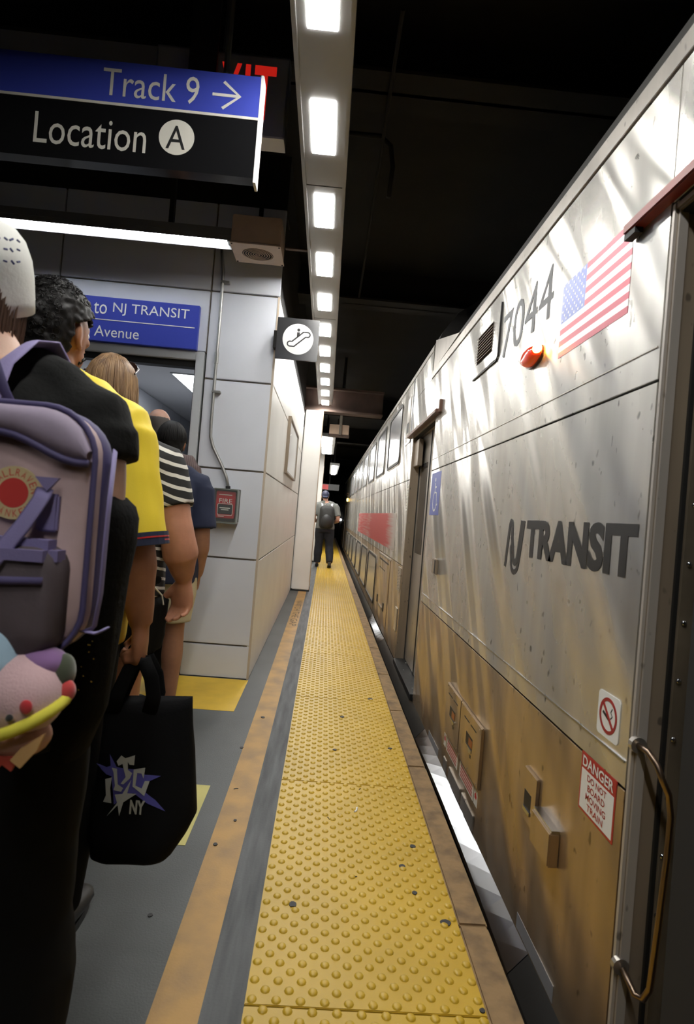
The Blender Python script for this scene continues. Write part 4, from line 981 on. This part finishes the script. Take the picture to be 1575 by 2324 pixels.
# --- bald person in the doorway ----------------------------------------------
PE = person('person', (-1.13, 3.83, 0), 1.815, 'bald person in a brown striped shirt at the front of the queue', S_E, g=1.12, ga=1.1, vox=.011)
shirt(PE, stripe_mat('brown_pinstripe', (.085, .055, .055), (.14, .10, .095), (1, .2, .25), .012, .3), sl=.85, z0=.82, infl=.016, vox=.011, loose=.012)
trousers(PE, M_bp, vox=.013); shoe('shoe', .11, .02, 1, M_blk, M_blk, PE['rt']); shoe('shoe', -.11, .02, 1, M_blk, M_blk, PE['rt'])
haircap(PE, M_hg, 0, infl=.003, amp=.001, cut=lambda l: l.z > .045-max(0, (l.y+.03))*.3 or l.z < -.075 or l.y > .045 or (l.y > -.02 and l.z < -.03))

# --- navy T-shirt, beige shorts ------------------------------------------------
PD = person('person', (-.925, 3.42, 0), 1.668, 'dark-haired person in navy T-shirt and beige shorts queuing near the doorway', S_D, g=1.12, ga=1.25,
    R=((.185, 0, 1.31), (.218, -.02, 1.04), (.20, .05, .80)), vox=.009, gl=.95)
shirt(PD, M_nv, sl=.86, z0=.78, infl=.022, flare=.03, sinf=.020, loose=.014, amp=.006)
trousers(PD, M_be, t1=.80, infl=.020, loose=(.010, .012), name='shorts')
for sx in (1, -1): shoe('shoe', .112*sx*PD['s'], -.0, .95, M_blk, M_white, PD['rt'])
haircap(PD, M_hk, -.075, infl=.012, amp=.004, nscale=30)
L_ = []; c = PD['hc']; s = PD['s']
for i in range(240):
    a = random.uniform(0, 2*math.pi); r = random.uniform(.0, .05)
    p0 = V((r*math.cos(a), -.02+r*math.sin(a), .115)); dr = V((math.cos(a), math.sin(a)*1.15, 0)); pts = []
    for t in range(6):
        th = .35+t*.26+random.uniform(-.03, .03)
        pts.append(c+V((dr.x*.089*math.sin(th), -.006+dr.y*.107*math.sin(th)*(.95 if dr.y < 0 else .85), .006+.118*math.cos(th)))*s)
    L_.append(pts)
strands('hair_strands', L_, .0035, M_hk, PD['rt'])

# --- striped shirt, blonde hair --------------------------------------------------
ca, cb = (.010, .010, .011), (.62, .60, .55)
PC = person('person', (-.82, 2.22, 0), 1.735, 'blonde person in black and white striped shirt and black shorts', S_C, g=1.22, ga=1.5, belly=1.1,
    R=((.190, -.01, 1.345), (.285, -.03, 1.075), (.302, .02, .935)), hd=(-.02, .0, 1.632), vox=.0065, gl=.95,
    hands=dict(R=dict(d=(-.02, .10, -1), n=(-.35, -.9, .0), t=(-.9, .35, 0), curl=(.45, .6, .4), thumb=.35, k=1.22)),
    legs=[((.115, 0, .86), (.105, .02, .47), (.10, -.02, .08)), ((-.115, 0, .86), (-.10, .02, .47), (-.06, -.02, .08))])
shirt(PC, stripe_mat('breton_stripes', ca, cb, (0, .12, 1), .036, .30), sl=.55, z0=.86, infl=.018, sinf=.014, amp=.005,
    slm=stripe_mat('breton_sleeve', ca, cb, (.35, -.15, .92), .033, .33), flare=.02)
trousers(PC, M_bp, t1=.50, infl=.022, loose=(.022, .030), name='shorts')
MB().tube([(.20, -.16, .93), (.235, -.13, .92), (.255, -.09, .885), (.26, -.08, .85)], .003, 6).build('drawstring', M_offw, PC['rt'], local=True)
shoe('shoe', .10, .0, .95, M_blk, M_white, PC['rt']); shoe('shoe', -.06, .0, .95, M_white, M_white, PC['rt'])
haircap(PC, M_hbl, -.06, infl=.010, amp=.002)
L_ = []; c = PC['hc']; s = PC['s']
for i in range(620):
    a = random.uniform(-math.pi, 0) if random.random() < .8 else random.uniform(-math.pi-.5, .5)
    dx, dy = math.cos(a), math.sin(a); off = random.uniform(.0, .008); pts = []
    for th in (.15, .5, .9, 1.25, 1.5):
        pts.append(c+V((dx*(.085+off)*math.sin(th), -.006+dy*(.104+off)*math.sin(th), .006+(.113+off)*math.cos(th)))*s)
    ln = random.uniform(.16, .33); sw = random.uniform(-.012, .035); b = pts[-1]
    for t in (.25, .5, .75, 1):
        pts.append(b+V((-dx*.012*t+sw*t+.02*t*t, -.012*math.sin(t*3)-dy*.01*t, -ln*t))+V((random.uniform(-.003, .003), random.uniform(-.003, .003), 0)))
    L_.append(pts)
strands('hair_strands', L_, .0030, M_hbl, PC['rt'])
sgm = MB()
for sx in (-1, 1):
    sgm.prism(circ(16, 1), c+V((sx*.036, .072, .100))*s, AX*.030, V((0, -.45, .9))*.022, .004)
    sgm.tube([c+V((sx*.066, .068, .102))*s, c+V((sx*.088, .02, .082))*s, c+V((sx*.093, -.035, .052))*s], .0032, 6)
sgm.tube([c+V((-.01, .072, .104))*s, c+V((.01, .072, .104))*s], .003, 6)
sgo = sgm.build('sunglasses', mat('dark_tortoise', (.03, .012, .012), .2), PC['rt'], local=True)

# --- yellow jersey, curly black hair ----------------------------------------------
PB = person('person', (-.755, 1.62, 0), 1.795, 'curly dark-haired person in a yellow jersey holding the black tote bag', S_B, g=1.15, ga=1.2,
    R=((.190, -.02, 1.40), (.245, -.03, 1.12), (.275, .0, .885)), hd=(-.022, .0, 1.672), vox=.0065, yaw=-.22,
    hands=dict(R=dict(d=(.02, .05, -1), n=(-1, .1, 0), t=(-.05, 1, 0), curl=(1.0, 1.35, .9), thumb=.9, k=1.1)))
shirt(PB, M_ye, sl=1.02, z0=.80, infl=.020, sinf=.020, loose=.012, amp=.007, flare=.02)
a = PB['R']
def cuffring(t, wdt, r, m, nm):
    p = lerp(a[0], a[1], t) if t < 1 else lerp(a[1], a[2], t-1); dd = (V(a[1])-V(a[0])).normalized()
    MB().tube([p-dd*wdt/2, p+dd*wdt/2], r, 24, cap=True).build(nm, m, PB['rt'], local=True, smooth=False)
cuffring(1.03, .034, .0915, M_nv, 'sleeve_cuff'); cuffring(1.015, .004, .0922, M_red, 'cuff_stripe'); cuffring(1.055, .004, .0922, M_red, 'cuff_stripe')
trousers(PB, M_bp, vox=.013)
for sx in (1, -1): shoe('shoe', .112*sx, .0, 1.05, M_blk, M_blk, PB['rt'])
haircap(PB, M_hk, -.085, infl=.020, amp=.007, nscale=55, cut=lambda l: l.z < -.088 or (l.y > -.035 and l.z < .0+(l.y+.035)*.5 and abs(l.x) > .055) or (l.y > .06 and l.z < .03))
L_ = []; c = PB['hc']; s = PB['s']
for i in range(900):
    th = math.acos(random.uniform(-.55, 1)); a2 = random.uniform(0, 2*math.pi)
    if th > 1.05 and math.sin(a2+.25) > -.6: continue
    n_ = V((math.sin(th)*math.cos(a2), math.sin(th)*math.sin(a2), math.cos(th)))
    p = c+V((n_.x*.094, -.008+n_.y*.114, .006+n_.z*.122))*s; u1 = n_.orthogonal().normalized(); u2 = n_.cross(u1); ph = random.uniform(0, 6.28); rr = random.uniform(.004, .009)
    L_.append([p+(u1*math.cos(ph+t*.9)+u2*math.sin(ph+t*.9))*rr+n_*(t*.0012-.003) for t in range(7)])
strands('hair_curls', L_, .0017, M_hk, PB['rt'])

# --- black tote bag in the hand ----------------------------------------------------
M_tote = mat('tote_canvas', (.004, .004, .0045), .95, spec=.15, bump=.4, bscale=220, bdist=.002)
tb = empty('tote_bag', (-.43, 1.60, .262), 'black canvas tote bag with blue star print held beside the yellow jersey', 'bag')
prof = [(.262, -.535, -.350, .045), (.275, -.555, -.338, .058), (.33, -.562, -.305, .064), (.38, -.560, -.284, .060), (.46, -.559, -.293, .050), (.55, -.554, -.303, .040), (.62, -.552, -.313, .030), (.672, -.555, -.318, .022), (.695, -.553, -.320, .016)]
rr = []
for z, xa, xb, dp in prof:
    ring = []
    for j in range(28):
        an = 2*math.pi*j/28; cx, hx = (xa+xb)/2, (xb-xa)/2
        px = cx+hx*math.copysign(abs(math.cos(an))**.55, math.cos(an)); py = 1.605+dp*math.copysign(abs(math.sin(an))**.75, math.sin(an))
        py += .006*noise.noise(V((px*14, 3, z*11))); zz = z-(.022*(1-((px-cx)/hx)**2) if z > .66 else 0)+(px-cx)*.06
        ring.append((px, py, zz))
    rr.append(ring)
MB().rings(rr).build('bag_body', M_tote, tb, smooth=True)
for yy, sg_ in ((1.585, 1), (1.63, -1)):
    MB().tube([(-.525, yy, .655), (-.515, yy, .70), (-.492, yy+.005*sg_, .765), (-.474, yy+.008*sg_, .800), (-.455, yy+.006*sg_, .795), (-.430, yy, .75), (-.420, yy, .70), (-.428, yy, .655)], [(.020, .003)]*8, 10, ref=(1, 0, .2)).build('strap', M_tote, tb, smooth=True)
star = [(-.5162, .5486), (-.4936, .5188), (-.4478, .5163), (-.4174, .5036), (-.3754, .5045), (-.4069, .4876), (-.4101, .4597), (-.3831, .443), (-.3551, .4153), (-.4043, .4342), (-.4428, .4576), (-.467, .4412), (-.4894, .425), (-.4958, .4577), (-.5043, .4941), (-.5191, .4968), (-.5345, .5068), (-.5502, .5205), (-.5207, .5151), (-.5101, .5195)]
GL = dict(T=[(-.4949, .5334), (-.4835, .5501), (-.472, .5442), (-.4479, .5532), (-.448, .5274), (-.4597, .5284), (-.4647, .5355), (-.4623, .5153), (-.4506, .5069), (-.455, .4937), (-.4701, .4779), (-.4775, .4792), (-.4662, .4966), (-.4781, .529), (-.4885, .5228)],
 I=[(-.5062, .5161), (-.4915, .5152), (-.4846, .4769), (-.4693, .4687), (-.474, .4592), (-.4943, .4615), (-.4916, .4728), (-.4998, .5054)],
 C=[(-.4478, .5163), (-.419, .5219), (-.4203, .4941), (-.4268, .5066), (-.4379, .5077), (-.4389, .4763), (-.4219, .47), (-.4162, .4889), (-.4035, .4897), (-.4131, .4521), (-.446, .474)],
 H=[(-.52, .4856), (-.5023, .4923), (-.5037, .4646), (-.4959, .4282), (-.5189, .4286), (-.513, .4456), (-.5163, .4638)],
 W=[(-.4897, .4508), (-.4699, .4539), (-.4511, .4902), (-.4574, .4566), (-.4336, .4563), (-.4646, .434), (-.4709, .4004), (-.4785, .4257), (-.5051, .3945), (-.4808, .4311)])
def bagface(z):
    for (za, *_a, da), (zb, *_b, db) in zip(prof, prof[1:]):
        if za <= z <= zb: return 1.605-(da+(db-da)*(z-za)/(zb-za))
    return 1.545
def onbag(poly, h, nm, m):
    bm = bmesh.new(); vs = [bm.verts.new((x, 0, z)) for x, z in poly]; f = bm.faces.new(vs); f.normal_update()
    bmesh.ops.triangulate(bm, faces=[f]); bmesh.ops.subdivide_edges(bm, edges=bm.edges[:], cuts=2, use_grid_fill=True)
    for v in bm.verts:
        x, z = v.co.x, v.co.z; cx, hx = -.425, .13
        k = max(0.0, 1-abs((x-cx)/hx)**3.6)**.27
        v.co.y = 1.605-(1.605-bagface(z))*max(k, .75)+.006*noise.noise(V((x*14, 3, z*11)))-h
    bm.verts.index_update(); mb = MB().add([v.co.copy() for v in bm.verts], [tuple(v.index for v in q.verts) for q in bm.faces]); bm.free()
    mb.build(nm, m, tb)
onbag(star, .004, 'blue_star_print', mat('print_violet', (.075, .07, .30), .7))
M_pr = mat('print_cream', (.42, .42, .38), .7)
for k in 'TICHW': onbag(GL[k], .0055, 'printed_letter' if k != 'W' else 'white_star_print', M_pr)
text('NY', (-.447, .405, -.408, .442), (0, bagface(.42)-.0055, 0), AX, AZ, .0, bold=.04).build('printed_letter', M_pr, tb)

# --- white cap, lilac backpack ------------------------------------------------------
PA = person('person', (-.598, 1.10, 0), 1.71, 'person in white cap, black T-shirt and black trousers nearest the camera', S_A, g=1.02, ga=1.05,
    R=((.166, -.02, 1.345), (.192, -.03, 1.09), (.06, .19, 1.06)), hd=(-.078, .0, 1.600), vox=.008)
shirt(PA, M_bt, sl=.22, z0=.80, infl=.018, sinf=.020, loose=.012, amp=.005, flare=.02)
trousers(PA, M_bp, t1=1.98, infl=.012, loose=(.006, .030))
for sx in (1, -1): shoe('shoe', .097*sx, .0, .95, M_blk, M_blk, PA['rt'])
haircap(PA, M_hb, -.08, infl=.010, amp=.003)
L_ = []; c = PA['hc']; s = PA['s']
for i in range(1100):
    a2 = random.uniform(-math.pi-.3, .3); dx, dy = math.cos(a2), math.sin(a2); off = random.uniform(0, .012); pts = []
    for th in (1.5, 1.65, 1.8): pts.append(c+V((dx*(.078+off)*math.sin(th), -.006+dy*(.104+off)*math.sin(th), .0+(.105+off)*math.cos(th)))*s)
    ln = random.uniform(.20, .30); b = pts[-1]
    for t in (.33, .66, 1): pts.append(b+V((-dx*.03*t+random.uniform(-.008, .008), -dy*.02*t+random.uniform(-.006, .006), -ln*t)))
    L_.append(pts)
strands('hair_strands', L_, .003, M_hb, PA['rt'])
M_cap = mat('white_cap_cotton', (.62, .62, .59), .8, bump=.25, bscale=120, bdist=.003)
mb = MB(); Rc = Matrix.Rotation(.42, 3, 'X')@Matrix.Rotation(.12, 3, 'Y')
rr = []
for z, k in ((-.045, 1.03), (-.02, 1.03), (.02, 1.02), (.05, .98), (.08, .87), (.10, .69), (.112, .4), (.117, .1)):
    rr.append([c+Rc@V((.090*k*math.cos(t), -.004+.108*k*math.sin(t), z+.004)) for t in [2*math.pi*j/28 for j in range(28)]])
cp = mb.rings(rr).build('cap', M_cap, PA['rt'], local=True, smooth=True)
mb = MB(); pl = [(.080*math.cos(t), .09*math.sin(t)) for t in [math.pi*i/14 for i in range(15)]]
mb.prism([(a_, -b_) for a_, b_ in pl], c+Rc@V((0, -.085, .004)), Rc@AX, Rc@V((0, .9, .35)), .005); mb.build('cap_brim', M_cap, cp, local=True)
mb = MB()
for r_i in range(3):
    for q in range(6):
        t = -.9+q*.13+random.uniform(-.02, .02); z = .045+r_i*.018
        p = c+Rc@V((.094*math.cos(t), -.004+.113*math.sin(t), z+.010)); n_ = Rc@V((math.cos(t), math.sin(t), 0)); tt = n_.cross(V((0, 0, 1))).normalized()
        mb.tube([p+n_*.001-tt*.003+V((0, 0, random.uniform(-.004, .004))), p+n_*.001+tt*.003+V((0, 0, random.uniform(-.004, .004)))], .0018, 5)
mb.build('cap_lettering', mat('navy_ink', (.05, .06, .16), .7), cp, local=True, kind='stuff')
# draped jacket over the arm
M_jk = mat('sequin_black', (.004, .004, .004), .95, spec=.1, bump=.5, bscale=90, bdist=.004)
jk = empty('draped_jacket', (-.42, 1.07, .80), 'black sequinned jacket draped over the forearm of the person with the white cap', 'jacket')
mb = MB(); rr = []
for z, xa, xb, ya, yb in ((.76, -.47, -.40, 1.02, 1.13), (.84, -.47, -.370, 1.005, 1.14), (1.0, -.47, -.360, 1.0, 1.15), (1.08, -.468, -.357, .998, 1.155), (1.14, -.464, -.350, .998, 1.16), (1.19, -.46, -.350, .998, 1.16), (1.212, -.45, -.358, 1.002, 1.155), (1.228, -.44, -.372, 1.02, 1.14)):
    ring = []
    for j in range(26):
        t = 2*math.pi*j/26; px = (xa+xb)/2+(xb-xa)/2*math.copysign(abs(math.cos(t))**.8, math.cos(t)); py = (ya+yb)/2+(yb-ya)/2*math.copysign(abs(math.sin(t))**.8, math.sin(t))
        k = .006*noise.noise(V((px*30, py*30, z*3))); ring.append((px+k, py+k, z))
    rr.append(ring)
MB().rings(rr).build('cloth', M_jk, jk, smooth=True)
mb = MB()
for i in range(60):
    z = random.uniform(.88, 1.2); y = random.uniform(1.07, 1.12); x = -.372-random.uniform(0, .06); mb.ell((x, .999+(.0 if z > 1 else .008), z), (.0018, .0012, .0018), nu=6, nv=4)
mb.build('sequins', mat('sequin_gold', (.5, .38, .12), .25, metal=1), jk, kind='stuff')

# lilac backpack
M_li = mat('lilac_canvas', (.45, .32, .33), .75, var=.25, scale=9, bump=.35, bscale=18, bdist=.01)
M_li2 = mat('lilac_webbing', (.17, .145, .30), .7, bump=.3, bscale=300, bdist=.002)
M_li3 = mat('violet_trim', (.055, .045, .125), .7)
bp = empty('lilac_backpack', (-.478, .93, .985), 'lilac canvas backpack with round red logo worn by the person in white cap', 'backpack')
cx = -.486; z0, z1 = .985, 1.352; hw = .142
mb = MB(); rr = []
cxz = (z0+z1)/2; hz = (z1-z0)/2
for y, k in ((.985, .78), (.975, .88), (.95, .955), (.91, 1.0), (.872, .985), (.862, .95)):
    rr.append([(cx+a_*k+.006*noise.noise(V((a_*20, y*9, b_*12))), y+.010*noise.noise(V((a_*14, 7, b_*11))), cxz+b_*k) for a_, b_ in rrect(-hw, -hz, hw, hz, .075, 7)])
mb.rings(rr); mb.build('pack', M_li, bp, smooth=True)
MB().tube([(cx+a_*1.005, .868, cxz+b_*1.005) for a_, b_ in rrect(-hw, -hz, hw, hz, .075, 7)], .0048, 6, closed=True).build('edge_piping', M_li3, bp, smooth=True)
# side gusset band
MB().tube([(cx+a_*.985, .925, cxz+b_*.995) for a_, b_ in rrect(-hw, -hz, hw, hz, .075, 7)], [(.022, .004)]*32, 8, closed=True, ref=(0, 1, 0)).build('side_gusset', M_li3, bp, smooth=True)
# top flap with curved lower edge
pl = [(-.15, .17)]; fl_ = MB(); rr = []
top = [(a_, b_) for a_, b_ in rrect(-hw, -hz, hw, hz, .075, 7) if b_ > .10]; top.sort()
rows = []
for i in range(17):
    t = -1+2*i/16; x = t*hw*.985
    zt_ = hz-.0 if abs(x) < hw-.075 else hz-.075+math.sqrt(max(0, .075**2-(abs(x)-hw+.075)**2))
    zl = .085+.055*math.cos(math.pi*(t*.98+1))*-1*.5+.02*abs(t)
    rows.append((x, zt_-.004, min(zl+.03, zt_-.012)))
fv = []; ff = []
for x, a_, b_ in rows:
    for q in range(4): zz = a_+(b_-a_)*q/3; fv.append((cx+x, .852-.010*math.sin(math.pi*q/3)-.004*(q == 3), cxz+zz)); 
    for q in range(4): zz = a_+(b_-a_)*q/3; fv.append((cx+x, .864, cxz+zz))
for i in range(16):
    for q in range(3):
        A_ = i*8+q; ff.append((A_, A_+8, A_+9, A_+1)); ff.append((A_+4, A_+5, A_+13, A_+12))
    ff.append((i*8+3, i*8+11, i*8+15, i*8+7)); ff.append((i*8, i*8+4, i*8+12, i*8+8))
MB().add(fv, ff).build('top_flap', mat('lilac_flap', (.27, .22, .30), .75, bump=.3, bscale=20, bdist=.008), bp, smooth=True)
MB().tube([(cx+x, .850, cxz+b_-.004) for x, a_, b_ in rows], .006, 7).build('flap_binding', M_li3, bp, smooth=True)
# front pocket
mb = MB(); rr = []
for y, k in ((.866, 1.0), (.845, 1.0), (.828, .97), (.820, .90)):
    rr.append([(cx+a_*k, y+.006*noise.noise(V((a_*18, 2, b_*16))), 1.072+b_*k) for a_, b_ in rrect(-.118, -.078, .122, .080, .035, 5)])
mb.rings(rr).build('front_pocket', mat('pocket_mauve', (.085, .065, .075), .8, var=.3, scale=12, bump=.3, bscale=25, bdist=.008), bp, smooth=True)
MB().box((cx-.120, .814, 1.116), (cx+.118, .868, 1.160), .014).build('pocket_flap', M_li2, bp)
MB().tube([(cx-.115, .818, 1.098), (cx-.02, .814, 1.098), (cx+.105, .818, 1.104)], .006, 7).build('pocket_zip', M_li3, bp, smooth=True)
# logo
lg = MB().prism(circ(40, .0385), (cx+.036, .8595, 1.222), AX, AZ, .004).build('logo_patch', mat('patch_cream', (.50, .40, .22), .7), bp, label='round cream and red logo patch')
MB().prism(circ(30, .0215), (cx+.036, .8560, 1.222), AX, AZ, .0008).build('logo_centre', mat('patch_red', (.45, .03, .025), .7), lg)
def ringtext(tx, r, a0, da, flip=False):
    for i, ch in enumerate(tx):
        if ch == ' ': continue
        t = a0-da*i if not flip else a0+da*i
        er = V((math.cos(t), 0, math.sin(t))); et = V((math.sin(t), 0, -math.cos(t)))
        ax, ay = (et, er) if not flip else (-et, -er)
        o_ = V((cx+.036, .8552, 1.222))+er*r
        text(ch, (-.0032, -.0052, .0032, .0052), o_, ax, ay, .0).build('logo_letter', MATS['patch_red'], lg)
ringtext('FJÄLLRÄVEN', .0298, math.radians(172), math.radians(18.2)); ringtext('KÅNKEN', .0298, math.radians(222), math.radians(19), True)
# loose strap, tab, shoulder straps, side tail
MB().tube([(cx+.085, .846, 1.232), (cx+.083, .838, 1.215), (cx+.068, .828, 1.18), (cx+.040, .815, 1.13), (cx+.012, .806, 1.08), (cx-.02, .803, 1.03)], [(.0125, .002)]*6, 8, ref=(1, 0, 0)).build('loose_strap', M_li2, bp, smooth=True)
MB().box((cx+.072, .852, 1.170), (cx+.102, .862, 1.225), .003).build('strap_tab', M_li2, bp)
MB().prism([(-.014, 0), (.02, 0), (.004, -.02)], (cx+.086, .846, 1.248), AX, AZ, .006).build('strap_fold', M_li2, bp)
MB().tube([(-.548, .945, 1.31), (-.552, .955, 1.37), (-.545, .975, 1.43), (-.530, 1.02, 1.478), (-.522, 1.07, 1.490), (-.525, 1.12, 1.472), (-.53, 1.18, 1.40), (-.535, 1.25, 1.30), (-.535, 1.26, 1.2), (-.52, 1.15, 1.1)], [(.021, .004)]*10, 10, ref=(1, -.15, .35)).build('shoulder_strap', mat('lilac_strap', (.27, .23, .43), .7, bump=.3, bscale=300, bdist=.002), bp, smooth=True)
MB().tube([(cx-.245, .95, 1.345), (cx-.245, .99, 1.44), (cx-.235, 1.06, 1.485), (cx-.225, 1.15, 1.455), (cx-.22, 1.23, 1.36), (cx-.22, 1.23, 1.2), (cx-.2, 1.1, 1.1)], [(.021, .004)]*7, 10, ref=(1, 0, .2)).build('shoulder_strap', M_li2, bp, smooth=True)
MB().tube([(cx+.01, .90, 1.335), (cx-.004, .885, 1.37), (cx-.03, .885, 1.43), (cx-.06, .90, 1.465), (cx-.09, .91, 1.455), (cx-.115, .90, 1.39), (cx-.12, .90, 1.34)], [(.008, .003)]*7, 8, ref=(1, 0, 0)).build('carry_handle', M_li3, bp, smooth=True)
MB().ell((cx-.052, .878, 1.395), (.005, .004, .005), nu=10, nv=6).build('snap_button', mat('brass', (.6, .42, .15), .3, metal=1), bp, smooth=True)
MB().tube([(cx+.148, .93, 1.30), (cx+.156, .90, 1.2), (cx+.157, .895, 1.08), (cx+.150, .90, 1.03), (cx+.140, .89, 1.022), (cx+.165, .875, 1.026), (cx+.178, .87, 1.034)], [(.009, .002)]*7, 8, ref=(0, 1, 0)).build('side_strap', M_li2, bp, smooth=True)

# plush charm hanging below the pack
pz = empty('plush_charm', (-.395, .83, .87), 'round pink plush toy with yellow collar hanging under the lilac backpack', 'plush toy')
c = V((-.398, .83, .945)); M_pk = mat('plush_pink', (.60, .40, .42), .9, sheen=.5, bump=.4, bscale=300, bdist=.003)
mb = MB(); mb.ell(c, (.056, .05, .056), nu=24, nv=16); hd_ = remesh(mb, .005, 'plush_head', M_pk, pz, 2); hd_.data.transform(Matrix.Translation(-wloc(pz)))
def plush(nm, cc, r, col, **k): return MB().ell(V(cc), r, nu=18, nv=12).build(nm, mat('plush_'+nm, col, .9, sheen=.4), pz, smooth=True, **k)
rr = [[(c.x-.036+r*math.cos(t), c.y-.004+r*math.sin(t), c.z+z) for t in [2*math.pi*j/20 for j in range(20)]] for z, r in ((.030, .036), (.05, .028), (.075, .014), (.09, .003))]
MB().rings(rr).build('plush_hat', mat('plush_blue', (.30, .42, .52), .9), pz, smooth=True)
plush('hair_tuft', c+V((.018, .01, .042)), (.034, .03, .022), (.22, .11, .27)); plush('green_tuft', c+V((.046, .012, .030)), (.016, .02, .026), (.05, .06, .035))
plush('ear', c+V((.056, .004, .006)), (.012, .012, .016), (.45, .04, .04)); plush('cheek', c+V((.026, -.047, -.002)), (.0085, .004, .0095), (.45, .02, .025)); plush('eye_bead', c+V((.008, -.0515, -.016)), (.005, .004, .005), (.01, .01, .01)); plush('side_curl', c+V((-.05, -.02, -.02)), (.014, .02, .02), (.26, .16, .32))
MB().tube([c+V((.057*math.cos(t), -.002+.051*math.sin(t), -.026+.022*math.cos(t)+.012*math.sin(t))) for t in [2*math.pi*j/24 for j in range(24)]], .0085, 8, closed=True).build('collar', mat('plush_yellow', (.55, .50, .05), .9), pz, smooth=True)
mb = MB(); mb.ell(c+V((-.004, 0, -.058)), (.045, .036, .030), nu=20, nv=12); mb.build('plush_body', mat('plush_peach', (.48, .27, .20), .9), pz, smooth=True)
MB().prism([(0, 0), (.03, .022), (.022, .0), (.002, -.026), (-.012, -.016)], c+V((.020, -.035, -.060)), AX, AZ, .006).build('ruffle', mat('plush_orange', (.50, .30, .12), .9), pz)
MB().prism([(-.03, 0), (.025, 0), (.018, -.018), (.006, -.010), (-.006, -.022), (-.02, -.012)], c+V((-.010, -.030, -.075)), AX, AZ, .006).build('ruffle', mat('plush_red', (.38, .05, .03), .9), pz)
MB().tube([c+V((0, .01, .05)), c+V((0, .03, .075)), (-.40, .885, 1.02)], .002, 6).build('cord', M_blk, pz)
